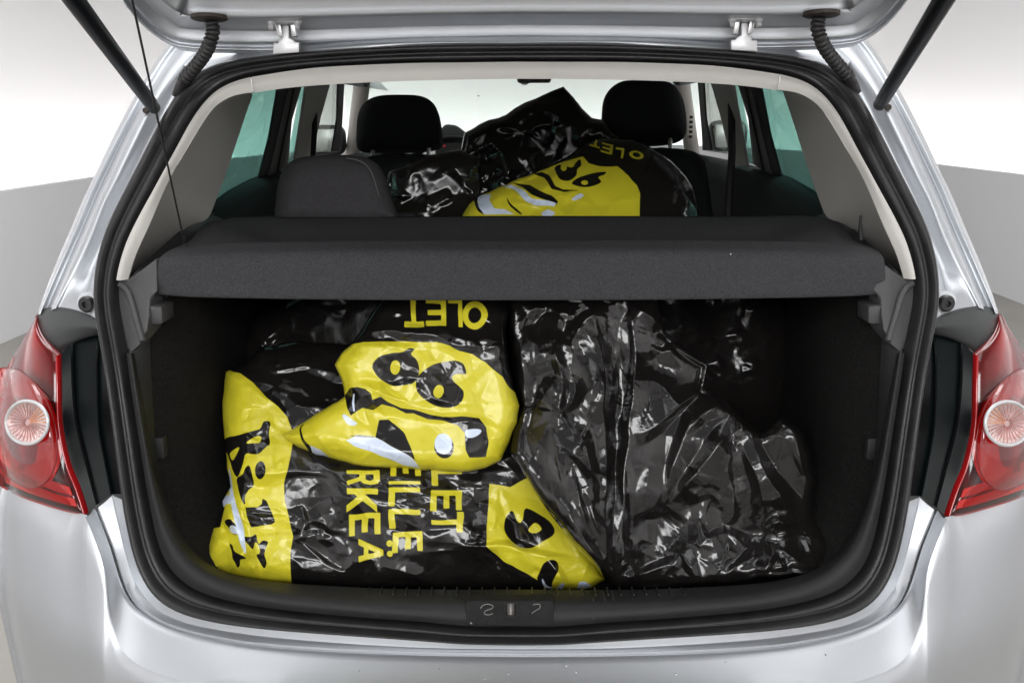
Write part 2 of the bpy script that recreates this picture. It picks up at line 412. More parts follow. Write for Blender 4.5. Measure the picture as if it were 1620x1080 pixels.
for e_ in (.04, .10, .2, .4, .8): lb = np.concatenate([lb, lb[-1:] * 0 + (lb[-1] + np.array([-.0, e_, .0]))[None]])
for p in lb:                                          # round the corner: start from the lamp's lower edge
    col = []
    for j in range(26):
        t = j / 25; zz = p[2] - (p[2] - 0.33) * t; dep = p[2] - zz
        k_ = 1 - math.exp(-dep / .04)
        wide = np.clip((abs(p[0]) - .64) / .2, 0, 1); far = np.clip((abs(p[0]) - .74) / .08, 0, 1)
        ya = p[1] + (S(p[0], zz) - ob(p[0]) - p[1]) * k_ if far < 1 else 0.0
        col.append((p[0] - (.006 * k_ - .10 * max(0, dep - .10) ** 1.3) * wide, ya * (1 - far) + far * (p[1] - ob(p[0]) * k_ * .9 + float(np.interp(zz, *RZS)) - float(np.interp(p[2], *RZS))) + .006 * math.exp(-dep / .005) - 0.010 * math.sin(math.pi * min(1, dep / .25)) * (1 - wide), zz))
    cols.append(col)
both('bumper', cols, M['paint'], car)

# --- black lamp surround --------------------------------------------------------------
aA = [(91, 563), (92, 610), (94, 674), (106, 733), (121, 772), (135, 815)]
aB = [(112, 543), (113, 610), (120, 674), (136, 739), (152, 799)]
aB2 = [(115, 542), (117, 610), (124, 674), (140, 738), (155, 797)]
aC = [(156, 527), (151, 577), (155, 674), (165, 733), (175, 783)]
aC2 = [(159, 526), (154, 577), (158, 674), (168, 733), (178, 781)]
aD = [(166, 525), (174, 577), (186, 650), (194, 720), (204, 781)]
hp = [(aA, -.002), (aA, .004), (aB, 0.018), (aB2, 0.016), (aB2, .021), (aC, .034), (aC2, .031), (aC2, .036), (aD, .03)]
both('lamp_surround', [wb(c, o, 40) for c, o in hp], M['gloss_black'], car, auto=R_(30))
tA = [(59, 496), (66, 491), (86, 487), (113, 490), (135, 497), (166, 512)]
tB = [(58, 512), (70, 511), (92, 508), (116, 510), (140, 515), (166, 520)]
tC = [(70, 535), (80, 530), (96, 524), (118, 522), (142, 521), (166, 523)]
tD = [(91, 563), (95, 556), (103, 549), (113, 543), (135, 534), (166, 527)]
both('lamp_surround_cap', list(densify([wb(tA, 0.006, 30), wb(tA, -.001, 30), wb(tB, 0.0, 30), wb(tC, 0.004, 30), wb(tD, .016, 30), wb(tD, .024, 30)], 3)), mat('lit_matt_housing_plastic', (.022, .026, .027), .45, bump=.3, bscale=700), car)  # cap faces up: light from above is put into its paler base colour

# --- tail lamps -------------------------------------------------------------------------
def lens_mat(name, tint, gloss_add=0.0):
    m = bpy.data.materials.new(name); m.use_nodes = True; nt = m.node_tree; nt.nodes.remove(nt.nodes['Principled BSDF'])
    t = nt.nodes.new('ShaderNodeBsdfTransparent'); t.inputs[0].default_value = (*tint, 1)
    g = nt.nodes.new('ShaderNodeBsdfGlossy'); g.inputs['Roughness'].default_value = 0.10
    mx = nt.nodes.new('ShaderNodeMixShader'); facing(nt, mx, gloss_add)
    nt.links.new(t.outputs[0], mx.inputs[1]); nt.links.new(g.outputs[0], mx.inputs[2]); nt.links.new(mx.outputs[0], nt.nodes['Material Output'].inputs[0])
    return m
M['lens'] = lens_mat('red_lens', (0.80, 0.035, 0.04), 0.07)
M['clear_lens'] = lens_mat('clear_lens', (0.97, 0.88, 0.88), 0.09)
M['red_refl'] = mat('red_reflector', (0.75, 0.05, 0.04), 0.25, 0.3, bump=.2, bscale=60)
M['chrome_pink'] = mat('bright_reflector', (0.85, 0.66, 0.64), 0.22, 0.7)
M['dark_red'] = mat('dark_red_housing', (0.16, 0.012, 0.014), 0.35, coat=.5)
M['rib_red'] = mat('signal_ribs', (0.45, 0.17, 0.14), 0.35)
M['bright_red'] = mat('bright_red_edge', (0.38, 0.006, 0.008), 0.3, coat=1.0)
M['amber'] = mat('amber_bulb', (0.85, 0.30, 0.05), 0.3, .2)
def stripes(name, c1, c2, sc):
    m = mat(name, c1, 0.3, coat=.6); nt = m.node_tree; b = nt.nodes['Principled BSDF']
    tc = nt.nodes.new('ShaderNodeTexCoord'); w = nt.nodes.new('ShaderNodeTexWave'); w.inputs['Scale'].default_value = sc
    w.inputs['Distortion'].default_value = .3; w.wave_type = 'BANDS'; w.bands_direction = 'DIAGONAL'
    nt.links.new(tc.outputs['Object'], w.inputs[0]); r = nt.nodes.new('ShaderNodeValToRGB')
    r.color_ramp.elements[0].color = (*c1, 1); r.color_ramp.elements[1].color = (*c2, 1)
    nt.links.new(w.outputs[0], r.inputs[0]); nt.links.new(r.outputs[0], b.inputs['Base Color']); return m
M['reflex'] = stripes('red_reflex_strip', (0.75, 0.02, 0.015), (0.35, 0.006, 0.006), 300)
ln_in = [(59, 497), (58, 512), (65, 532), (78, 550), (91, 562), (92, 610), (94, 674), (106, 733), (121, 772), (135, 815)]
ln_out = [(59, 497), (44, 525), (23, 560), (6, 590), (-8, 620), (-22, 660), (-26, 700), (-22, 735), (-8, 764), (16, 778), (42, 790), (67, 798), (107, 810), (135, 815)]
def lamp_rows(off, scale=1.0, nn=44, m=16):
    a = rs(ln_in, nn); b = rs(ln_out, nn)
    out = []
    for k in range(m):
        t = k / (m - 1); q = a + (b - a) * t
        o = off - 0.020 * math.sin(math.pi * min(1, t * 1.0)) ** .8 * np.sin(np.pi * np.linspace(0, 1, nn)) ** .5
        out.append(np.array([onb(p[0], p[1], o[i]) for i, p in enumerate(q)]))
    return np.array(out)
def ell(cx, cy, rx, ry, rot, n=40):
    t = np.linspace(0, 2 * math.pi, n, endpoint=False); c, s = math.cos(rot), math.sin(rot)
    x, y = rx * np.cos(t), ry * np.sin(t)
    return np.stack([cx + x * c - y * s, cy + x * s + y * c], 1)
def dome(name, outline, off_rim, depth, m, parent, mir, rings=8, power=.5, center=None):
    o = np.array(outline); c = o.mean(0) if center is None else np.array(center)
    V = []; 
    for r in range(rings):
        t = 1 - r / rings
        for p in o:
            q = c + (p - c) * t
            V.append(onb(q[0], q[1], off_rim + depth * (1 - t * t) ** power))
    V.append(onb(c[0], c[1], off_rim + depth))
    V = np.array(V); 
    if mir: V = mirror(V)
    nn = len(o); F = grid_faces(rings, nn, closed_v=True) + [((rings - 1) * nn + j, (rings - 1) * nn + (j + 1) % nn, rings * nn) for j in range(nn)]
    return mesh(name, V, F, m, parent)
shell = lamp_rows(-0.002); back = lamp_rows(0.045)
for mir in (False, True):
    f = (lambda a: mirror(a)) if mir else (lambda a: np.array(a))
    lamp = sheet('tail_lamp', f(back), M['dark_red'], car)
    lamp['label'] = 'red tail lamp with round clear turn signal'
    sheet('lens', f(shell), M['lens'], lamp)
    # bright inner edge strip
    e1 = wb(ln_in[4:], -0.004, 30); e2 = wb([(p[0] - 3.5, p[1] - (1 if i else 0)) for i, p in enumerate(ln_in[4:])], -0.005, 30)
    sheet('lens_edge', f([e1 + np.array([0, .012, 0]), e1, (e1 + e2) / 2 + np.array([0, -.002, 0]), e2, e2 + np.array([0, .01, 0])]), M['bright_red'], lamp)
    e1 = wb(ln_in[:5], -0.003, 16); e2 = wb([(p[0] - 3.5, p[1] + 2) for p in ln_in[:5]], -0.004, 16)
    sheet('lens_edge', f([e1 + np.array([0, .012, 0]), e1, e2, e2 + np.array([0, .01, 0])]), M['dark_red'], lamp)
    # large oval bowl, bright in its upper half
    dome('reflector_bowl', ell(30, 678, 62, 100, -.35), 0.012, 0.018, M['red_refl'], lamp, mir)
    dome('bowl_cover', ell(30, 676, 55, 97, -.3), -0.020, -0.022, M['clear_lens'], lamp, mir)
    rim = np.array([onb(*p, -0.020) for p in ell(30, 676, 56, 98, -.3, 60)] ); rim = np.concatenate([rim, rim[:1]])
    tube('bowl_rim', f(rim), 0.0007, M['dark_red'], lamp, seg=8, caps=False)
    # round signal with radial ribs
    cx, cy = 43, 668
    dome('signal_reflector', ell(cx, cy, 32, 32, 0), -0.046, 0.010, M['chrome_pink'], lamp, mir, power=.7)
    rim = np.array([onb(*p, -0.046) for p in ell(cx, cy, 33, 34, 0, 48)]); rim = np.concatenate([rim, rim[:1]])
    tube('signal_rim', f(rim), 0.0026, M['hinge'], lamp, seg=10, caps=False)
    for i in range(28):
        a = 2 * math.pi * i / 28
        p0 = onb(cx + 5 * math.cos(a), cy + 5 * math.sin(a), -0.0372); p1 = onb(cx + 30 * math.cos(a), cy + 30 * math.sin(a), -0.0462)
        am = (-1.1 < (a if a < math.pi else a - 2 * math.pi) < 0.1) != False
        tube('signal_rib', f(np.array([p0, (p0 + p1) / 2 + np.array([0, .001, 0]), p1])), 0.0006, M['amber'] if am else M['rib_red'], lamp, seg=5)
    # lower reflex strips
    s1a = [(10, 764), (30, 773), (60, 784), (95, 795), (122, 801)]; s1b = [(6, 748), (30, 759), (60, 770), (90, 781), (117, 788)]
    s2a = [(57, 766), (75, 772), (95, 779), (115, 784)]; s2b = [(70, 756), (82, 760), (96, 765), (110, 770)]
    sheet('reflex_strip', f([wb(s1a, -.012, 20), wb(s1b, -.014, 20)]), M['reflex'], lamp)
    sheet('reflex_strip', f([wb(s2a, -.012, 20), wb(s2b, -.014, 20)]), M['reflex'], lamp)

# --- bump stops, tailgate, hinges, struts, conduits ------------------------------------
for mir in (False, True):
    f = (lambda a: mirror(a)) if mir else (lambda a: np.array(a))
    c = f(onb(138, 481, -0.001)); n = np.array([0.12 if mir else -0.12, -1, 0.05])
    st = disc('bump_stop', c, n, [(0.0125, -.006), (0.0125, .004), (.0105, .007), (.0045, .0072), (.004, .002), (0.0, .002)], M['rubber'], car)
    disc('stop_ring', c + np.array([-.002 if not mir else .002, 0.004, 0.002]), n, [(0.0152, -.006), (0.0152, .001), (0.013, .001)], M['white_plastic'], st)

def lidp(py, Y): return P(836 - 24 * 1.0, py, Y)
# tailgate underside: stations at the centre (image row, distance forward), swept sideways
lidprof = [(73, .450), (68.5, .425), (65, .423), (62.5, .432), (60, .430), (57.5, .419), (50, .4175), (41, .416), (38.5, .412), (33, .385), (24, .345), (21.5, .334), (12, .331), (0, .327), (-25, .30), (-60, .12), (-140, -.02), (-260, -.18)]
edgeL = [(812, 0, 0), (640, 2.5, 0), (520, 6, 0), (431, 9, 0), (380, 8.5, 0), (318, 6, 0)]   # extra rows down along the width (px)
xs_px = np.array([812, 740, 660, 580, 500, 440, 400, 360, 330, 305, 285])
lower = np.interp(xs_px, [200, 285, 305, 330, 400, 431, 520, 640, 812], [55, 73.5, 76, 77.5, 79, 79, 76, 70.5, 66.5])
Hrows = []
for (py, Y) in lidprof:
    row = []
    for px, lo in zip(xs_px, lower):
        u = (px - 812) / 527.0
        w = np.clip((py + 60) / 128.0, 0, 1)
        row.append(P(px, py + (lo - 66.5) * w - 3 * (1 - w), Y - 0.02 * u * u))
    # corner sweep beyond x=285: the lid edge turns up and towards the camera
    Hrows.append(row)
edge = rs([(285, 73.5), (267, 68), (249, 57), (230, 42), (215, 26), (200, 8), (186, -20), (172, -60), (160, -140), (150, -260)], 26)
for r, (py, Y) in enumerate(lidprof):
    base = Hrows[r][-1]
    d = (73.5 - (py + 7 * np.clip((py + 60) / 128.0, 0, 1)))            # rows inwards from the edge, px
    for i in range(1, 26):
        t = i / 25
        e = edge[i]
        # inner curves are scaled copies of the edge curve round a centre up in the lid
        cxy = np.array([420.0, -330.0]); q = cxy + (e - cxy) * (1 - np.clip(d, -2, 330) / 403.0)
        Ye = Y - 0.02 * 1.0 - 0.50 * t ** 1.5 * (1 - np.clip(d, 0, 330) / 420.0)
        Hrows[r].append(P(q[0], q[1], Ye))
L = np.array(Hrows)                                  # rows x columns
for r in range(L.shape[0]): L[r, 0, 0] = 0.0
full = np.concatenate([L, mirror(L[:, ::-1][:, 1:])], 1)
dn = densify(list(full), 2)
gate = sheet('tailgate', dn, M['paint'], car)
out = full[1].copy(); o2 = out + np.array([0, .004, .012]); o3 = out + np.array([0, .0, .05]); 
oo = full.copy(); oo[:, :, 2] += 0.05; oo[:, :, 1] += .02
sheet('outer_skin', np.concatenate([[full[0]], oo]), M['paint'], gate)
# rubber edge of the lid corners
el = np.array([P(*(edge[i] + np.array([-2.5, 1.0])), L[0, 10 + i][1] - .002) for i in range(12, 26)])
for mir in (False, True): tube('edge_rubber', mirror(el) if mir else el, 0.006, M['cord'], gate)

for mir in (False, True):
    f = (lambda a: mirror(a)) if mir else (lambda a: np.array(a))
    sx = 1 if mir else -1
    # hinge: plate with two bolts on the lid, fork arms, T-shaped foot on the roof
    cpl = P(451, 31, .352)
    cpl = f(cpl)
    h = box('hinge', tuple(cpl), (.056, .012, .010), M['hinge'], car, .003)
    for dx in (-.021, .021):
        disc('bolt', cpl + np.array([dx, -.004, -.004]), (0, -.55, -.85), [(.0062, 0), (.0062, .004), (.0045, .005), (.0045, .012), (.0035, .013), (0, .013)], M['hinge'], h, seg=12)
    foot = f(P(452, 76, .405)); neck = f(P(451, 58, .392)); stem = f(P(450, 48, .385))
    def poly(pts, Y): return [tuple(f(P(*p, Y))) for p in pts]
    prism('hinge_foot', poly([(432, 68), (440, 68), (440, 63), (446, 60), (446, 40), (457, 40), (457, 60), (464, 63), (466, 67), (473, 67), (473, 83), (432, 86)], .372), (0, .016, 0), M['hinge'], h, .0015)
    for q0, q1 in (((437, 32), (443, 58)), ((461, 32), (465, 58))):
        prism('hinge_arm', poly([(q0[0] - 4, q0[1]), (q0[0] + 5, q0[1]), (q1[0] + 4, q1[1]), (q1[0] - 3, q1[1])], .366), (0, .02, 0), M['silver_trim'], h, .001)
    # wiring conduit with corrugations
    path = rs([(334, 33), (337, 48), (334, 62), (326, 82), (312, 102), (297, 120), (286, 135), (278, 152)], 320)
    ye = onb(281, 150)[1] - .010
    Y = np.interp(np.linspace(0, 1, 320), [0, .25, .5, .8, 1], [.315, .32, .32 * .6 + ye * .4, ye - .006, ye])
    pts = np.array([P(p[0], p[1], y) for p, y in zip(path, Y)])
    t = np.linspace(0, 1, 320)
    rad = 0.0082 + 0.0032 * np.abs(np.sin(t * math.pi * 19)) ** .7 * np.clip((0.86 - t) * 12, 0, 1) - 0.0015 * np.clip((t - .86) * 6, 0, 1)
    rad[:6] = np.linspace(.0115, .0095, 6)
    cd = tube('wiring_conduit', f(pts), rad, M['conduit'], car, seg=16)
    g0 = f(P(331, 29, .318))
    disc('grommet', g0, (0, -.08, -1), [(.028, -.004), (.028, .0015), (.025, .003), (.012, .0035), (0, .0035)], M['rust'], cd)
    # gas strut
    sb = onb(238, 177, .012); b0 = P(244, 171, sb[1] - .024); t0 = P(117, 0, -.17)
    dr = (t0 - b0) / np.linalg.norm(t0 - b0); t1 = b0 + dr * .78
    gs = tube('gas_strut', f(np.array([b0 + dr * .035, b0 + dr * .042, t1])), [.0095, .0112, .0112], M['strut'], car, seg=24)
    tube('ball_socket', f(np.array([b0 - dr * .006, b0 + dr * .004, b0 + dr * .02, b0 + dr * .036])), [.007, .0105, .0085, .0085], M['cord'], gs, seg=16)
    disc('ball_mount', f(sb), (0, -1, 0.1), [(.009, -.004), (.009, .004), (.005, .006), (.005, .022), (0, .022)], M['rust'], gs, seg=20)

# stone chips and dried drops on the bumper
M['chip'] = mat('paint_chip', (.16, .16, .165), .7); M['drop'] = mat('dried_drop', (.62, .63, .64), .25, .4, coat=1)
for pts in ([(81, 1021), (81, 1029)], [(79, 1033), (78, 1040)], [(1305, 1034), (1307, 1036)]):
    q = np.array([onb(x, y, -.0004, SB) for x, y in pts]); tube('paint_chip', q, .0008, M['chip'], car, seg=5)
for x, y, r in ((899, 1050, .0022), (920, 1060, .0018), (1078, 1067, .0024), (806, 1062, .0020), (770, 1070, .0016), (1160, 1052, .0015), (560, 1064, .0016), (690, 1056, .0014)):
    zc = np.interp(x, [400, 812, 1220], [0, 0, 0]); a = L1a[-1]; b = L2[-1]; t = (y - 1037) / 80.0
    i = int(np.argmin(np.abs(L2[:, 0] - P(x if x < 812 else 1624 - x, y, -.08)[0]))); p = b2[i] + (L2[i] - b2[i]) * t + np.array([0, 0, -.003 * math.sin(math.pi * t)])
    if x > 812: p = mirror(p)
    disc('dried_drop', p, (0, -.1, 1), [(r, 0), (r * .8, r * .25), (r * .4, r * .4), (0, r * .42)], M['drop'], car, seg=14)
# ------------------------------------------------------------------ pillow-like closed solids traced as outlines
def sdf(poly, X, Y):                                 # signed distance (px), positive inside, even-odd
    p = np.asarray(poly, float); d2 = np.full(X.shape, 1e18); ins = np.zeros(X.shape, bool)
    for a, b in zip(p, np.roll(p, -1, 0)):
        e = b - a; L = e @ e + 1e-12
        wx, wy = X - a[0], Y - a[1]
        t = np.clip((wx * e[0] + wy * e[1]) / L, 0, 1)
        d2 = np.minimum(d2, (wx - t * e[0]) ** 2 + (wy - t * e[1]) ** 2)
        if a[1] != b[1]:
            c = ((a[1] <= Y) != (b[1] <= Y)) & (X < a[0] + (Y - a[1]) * e[0] / (b[1] - a[1]))
            ins ^= c
    return np.sqrt(d2) * np.where(ins, 1, -1)
def vnoise(X, Y, sc, seed):
    r = np.random.RandomState(seed); T = r.rand(64, 64) * 2 - 1
    x, y = X / sc + 17.3, Y / sc + 9.1; i, j = np.floor(x).astype(int), np.floor(y).astype(int)
    u, v = x - i, y - j; u, v = u * u * (3 - 2 * u), v * v * (3 - 2 * v); g = lambda a, b: T[a % 64, b % 64]
    return (g(i, j) * (1 - u) + g(i + 1, j) * u) * (1 - v) + (g(i, j + 1) * (1 - u) + g(i + 1, j + 1) * u) * v
def nearest(poly, x, y):
    p = np.asarray(poly, float); q = np.roll(p, -1, 0); e = q - p
    t = np.clip(((x[:, None] - p[None, :, 0]) * e[:, 0] + (y[:, None] - p[None, :, 1]) * e[:, 1]) / (np.sum(e * e, 1) + 1e-12), 0, 1)
    nx, ny = p[:, 0] + t * e[:, 0], p[:, 1] + t * e[:, 1]
    k = np.argmin((nx - x[:, None]) ** 2 + (ny - y[:, None]) ** 2, 1); i = np.arange(len(x))
    return nx[i, k], ny[i, k]
def solid(name, poly, Yfn, m, parent=None, step=3.0, thick=0.06, rnd=30, relief=None, layers=None, back=None, smooth_poly=True, **k):
    pl = cr(poly, 5, closed=True) if smooth_poly else np.array(poly, float)
    if not smooth_poly and relief is not None:       # thin film never has a clean outline
        rr = np.random.RandomState(int(abs(pl[0, 0] * 7 + pl[0, 1])) % 9999); q = []
        for a, b in zip(pl, np.roll(pl, -1, 0)):
            k_ = max(1, int(np.linalg.norm(b - a) / 13))
            for i in range(k_): q.append(a + (b - a) * i / k_ + rr.uniform(-1.3, 1.3, 2))
        pl = np.array(q)
    x0, y0 = pl.min(0) - step; x1, y1 = pl.max(0) + step
    gx, gy = np.arange(x0, x1 + step, step), np.arange(y0, y1 + step, step)
    X, Y = np.meshgrid(gx, gy, indexing='ij')
    D = sdf(pl, X, Y)
    Cc = (D[:-1, :-1] + D[1:, :-1] + D[1:, 1:] + D[:-1, 1:]) / 4 > 0
    use = np.zeros(D.shape, bool)
    for a in (slice(0, -1), slice(1, None)):
        for b in (slice(0, -1), slice(1, None)): use[a, b] |= Cc
    full = np.zeros(D.shape, int)
    for a in (slice(0, -1), slice(1, None)):
        for b in (slice(0, -1), slice(1, None)): full[a, b] += Cc
    rim = use & (full < 4)
    X, Y = X.copy(), Y.copy()
    nx, ny = nearest(pl, X[rim], Y[rim]); X[rim], Y[rim] = nx, ny
    D = np.maximum(D, 0); D[rim] = 0
    prof = np.sqrt(np.clip(1 - (1 - np.minimum(D / rnd, 1)) ** 2, 0, 1))
    base = Yfn(X, Y)
    H = relief(X, Y) if relief is not None else 0.0
    fr = base - thick * 0.5 * prof - H * np.minimum(D / 8.0, 1)
    bk = base + (thick if back is None else back) * 0.5 * prof + 0.001
    idx = -np.ones(D.shape, int); idx[use] = np.arange(use.sum())
    nf = int(use.sum())
    idb = idx.copy(); inner = use & ~rim; idb[inner] = nf + np.arange(inner.sum())
    V = np.concatenate([Pv(X[use], Y[use], fr[use]), Pv(X[inner], Y[inner], bk[inner])])
    ii, jj = np.nonzero(Cc)
    F1 = np.stack([idx[ii, jj], idx[ii + 1, jj], idx[ii + 1, jj + 1], idx[ii, jj + 1]], 1)
    F2 = np.stack([idb[ii, jj + 1], idb[ii + 1, jj + 1], idb[ii + 1, jj], idb[ii, jj]], 1)
    F2 = F2[~np.all(np.sort(F1, 1) == np.sort(F2, 1), axis=1)]
    attrs = None
    if layers:
        attrs = {}
        Xp = X + 1.1 * vnoise(X, Y, 19, 501); Yp = Y + 1.1 * vnoise(X, Y, 19, 502)
        for i, (_, shapes) in enumerate(layers):
            s = np.full(X.shape, -99.0)
            for sh in shapes:
                if callable(sh): s = sh(Xp, Yp, s)
                else: s = np.maximum(s, sdf(sh, Xp, Yp))
            a = np.concatenate([s[use], np.full(int(inner.sum()), -99.0)]); attrs['print_%d' % i] = a
    return mesh(name, V, np.concatenate([F1, F2]), m, parent, attrs=attrs, **k)

# ------------------------------------------------------------------ cabin trims (left side traced, right side mirrored)
iS = [b for a, b in SEAL]
def seal_in(i0, i1, n, off): return wb(iS[i0:i1 + 1], off, n)
# band next to the seal, from the shelf corner up to the roof seam
bA = [(184, 443), (187, 425), (199, 385), (218, 345), (240, 305), (259, 270), (280, 232), (300, 195), (318, 168), (340, 145), (367, 130), (397, 122)]
bB = [(203, 442), (214, 405), (236, 357), (252, 318), (271, 277), (293, 240), (315, 203), (336, 172), (350, 161), (366, 152), (384, 148), (402, 146)]
bC = [(222, 424), (262, 388), (300, 356), (322, 352), (331, 345), (341, 318), (352, 290), (361, 265), (370, 238), (380, 208), (390, 178), (400, 150)]
rA = wb(bA, .004, 46); rB = wb(bB, .022, 46); 
def spx(px, py, off=0.0):                            # the inside of the cabin wall
    d = ray(px, py); lo, hi = .6, 6.0
    for _ in range(40):
        m_ = (lo + hi) / 2; p = CAM + d * m_
        if abs(p[0]) < .655 - .42 * max(0, p[2] - 1.17) + off: lo = m_
        else: hi = m_
    return CAM + d * lo
rC = np.array([P(p[0], p[1], y) for p, y in zip(rs(bC, 46), np.linspace(.30, .72, 46))])
rC = np.array([[min(a[0], b[0] + .2), a[1], a[2]] for a, b in zip(rC, rB)])
both('pillar_trim', list(densify([rA + np.array([0, .0, 0]), rA * .6 + rB * .4 + np.array([0, -.006, 0]), rB], 3)), M['beige'], car)
both('quarter_trim', [rB + np.array([0, .001, 0]), rB + (rC - rB) * .12 + np.array([-.004, .012, 0]), rB + (rC - rB) * .5 + np.array([-.006, .006, 0]), rC], M['pillar_trim'], car)
# headliner edge across the opening
hA = [(398, 122), (447, 114), (505, 107), (575, 103), (655, 100), (740, 99), (812, 98)]
hB = [(403, 147), (450, 140), (505, 135), (575, 131), (655, 128), (740, 126), (812, 125)]
hC = [(430, 150), (470, 143), (515, 138), (580, 134), (655, 130), (740, 128), (812, 127)]
h0 = wb(hA, .006, 30); h1 = wb(hB, .03, 30); h05 = (h0 + h1) / 2 + np.array([0, -.006, 0])
h2 = h1 + np.array([0, .03, .012]); h3 = h1 + np.array([0, .5, .045]); h4 = h1 + np.array([0, 1.0, .068]); h5 = h1 + np.array([0, 1.5, .075])
hh = []
for h in (h0, h05, h1, h2, h3, h4, h5):
    h = h.copy(); h[-1, 0] = 0; hh.append(np.concatenate([h, mirror(h[::-1][1:])]))
sheet('headliner_edge', list(densify(hh[:3], 3)), M['beige'], car)
sheet('headliner', hh[2:], M['headliner'], car)
# windows and door pillars seen through the rear opening: slabs in the cabin wall
def wall_poly(name, poly, m, off=0.0, th=0.03, parent=car, **k):
    w = [spx(x, y, off) for x, y in poly]
    out_ = []
    for mir in (False, True):
        q = [mirror(p) if mir else p for p in w]
        out_.append(prism(name, [tuple(p) for p in q], ((th if mir else -th), 0, 0), m, parent, **k))
    return out_
belt = [(296, 372), (334, 338), (380, 302), (412, 284), (450, 270), (500, 258)]
wall_poly('rear_side_window', [(300, 345), (345, 150), (442, 138), (438, 200), (412, 288), (322, 340)], M['teal_glass'], .012, .004)
wall_poly('door_frame', [(441, 140), (455, 138), (432, 262), (424, 282), (410, 286), (416, 262), (428, 215)], M['cord'], .0, .006)
wall_poly('door_frame', [(458, 136), (466, 136), (447, 268), (436, 276), (424, 282)], M['grey_plastic'], -.004, .006)
wall_poly('door_frame', [(467, 136), (478, 136), (462, 190), (456, 262), (440, 272)], M['cord'], -.008, .006)
wall_poly('rear_side_window', [(478, 136), (492, 136), (470, 258), (454, 264)], M['teal_glass'], 0.01, .004)
wall_poly('centre_pillar', [(487, 134), (522, 134), (508, 185), (497, 235), (494, 262), (466, 266)], M['pillar_trim'], -.03, .008)
wall_poly('front_side_window', [(517, 133), (541, 133), (541, 240), (499, 246)], M['front_glass'], .0, .004)
wall_poly('windscreen_pillar', [(536, 133), (545, 133), (541, 205), (540, 240), (526, 240), (534, 190)], M['cord'], -.01, .006)
# belt-line door cards
for mir in (False, True):
    s = 1 if mir else -1
    card = [[], [], []]
    top = [spx(*p, -.01) for p in belt]
    rows = [np.array(top) + np.array([-.03, 0, -.0]), np.array(top), np.array(top) + np.array([.02, 0, -.01]), np.array(top) + np.array([.03, 0, -.06]), np.array(top) + np.array([.03, 0, -.5])]
    ext = [np.concatenate([r, r[-1:] + np.array([.05, 1.2, 0])]) for r in rows]
    sheet('door_card', [mirror(r) if mir else r for r in ext], M['front_seat'], car)
    p = spx(432, 309, -.035)
    hd = box('door_pull', tuple(mirror(p) if mir else p), (.012, .06, .03), M['silver_trim'], car, .004)
# outer side panels so that the cabin is closed below the windows
for s in (-1, 1):
    w = .80
    rows = [[(s * x, y, z) for y in (.42, .9, 1.5, 2.2, 3.0)] for x, z in ((w - .13, 1.17), (w - .05, 1.05), (w, .9), (w + .005, .6), (w - .03, .3))]
    sheet('side_panel', rows, M['paint'], car)
    rows = [[(s * x, y, z) for y in (.66, 1.2, 2.0, 2.6)] for x, z in ((.52, 1.44), (.55, 1.47), (.50, 1.52))]
    sheet('roof_rail', rows, M['paint'], car)
# A pillars + windscreen + mirror + dash
for s in (-1, 1):
    q = np.array([P(573, 128, 2.08), P(556, 262, 2.5)])
    if s > 0: q = mirror(q)
    tube('windscreen_post', q, .028, M['pillar_trim'], car, seg=12)
gl = [(-.60, 2.05, 1.50), (.60, 2.05, 1.50), (.70, 2.85, 1.02), (-.70, 2.85, 1.02)]
mesh('windscreen', gl, [(0, 1, 2, 3)], M['clear_glass'], car, smooth=False)
box('windscreen_speck', tuple(P(757, 152, 2.05)), (.006, .001, .003), M['cord'], car, 0)
mr = box('rear_view_mirror', tuple(P(845, 126, 1.95)), (.11, .03, .022), M['grey_plastic'], car, .009)
box('mirror_stalk', tuple(P(830, 127, 1.97)), (.03, .04, .03), M['silver_trim'], mr, .01)
box('dashboard', (0, 2.62, .93), (1.36, .5, .26), M['dash'], car, .06, seg=4)
bn = [P(*p, 2.25) for p in ((688, 235), (692, 208), (705, 196), (722, 198), (738, 210), (748, 230), (750, 262), (688, 262))]
prism('instrument_hood', [tuple(p) for p in bn], (0, .25, -.02), M['dash'], car, .01)
th = np.linspace(0, 2 * math.pi, 40); wc = P(715, 252, 2.05)
sw = tube('steering_wheel', np.stack([wc[0] + .17 * np.cos(th), wc[1] + .06 * np.sin(th), wc[2] + .155 * np.sin(th) - .09], 1), .013, M['cord'], car, seg=12, caps=False)
box('warning_light', tuple(P(703, 231, 2.02)), (.004, .002, .006), mat('red_telltale', (.6, .01, .01), emit=((1, .02, .02), .5)), car, .001)
# door mirrors and vent on the windscreen post trim
for s, c in ((-1, (517, 222)), (1, (1150, 215))):
    q = P(c[0], c[1], 2.35)
    m_ = box('door_mirror', tuple(q), (.14, .10, .11), M['cord'], car, .035, seg=4)
    box('mirror_glass', tuple(q + np.array([0, -.052, 0])), (.105, .004, .08), M['silver_trim'], m_, .002)
v0 = P(1093, 200, 2.05)
for i in range(5): box('vent_slot', tuple(v0 + np.array([0, 0, -.016 * i + .03])), (.012, .004, .009), M['cord'], car, .001)
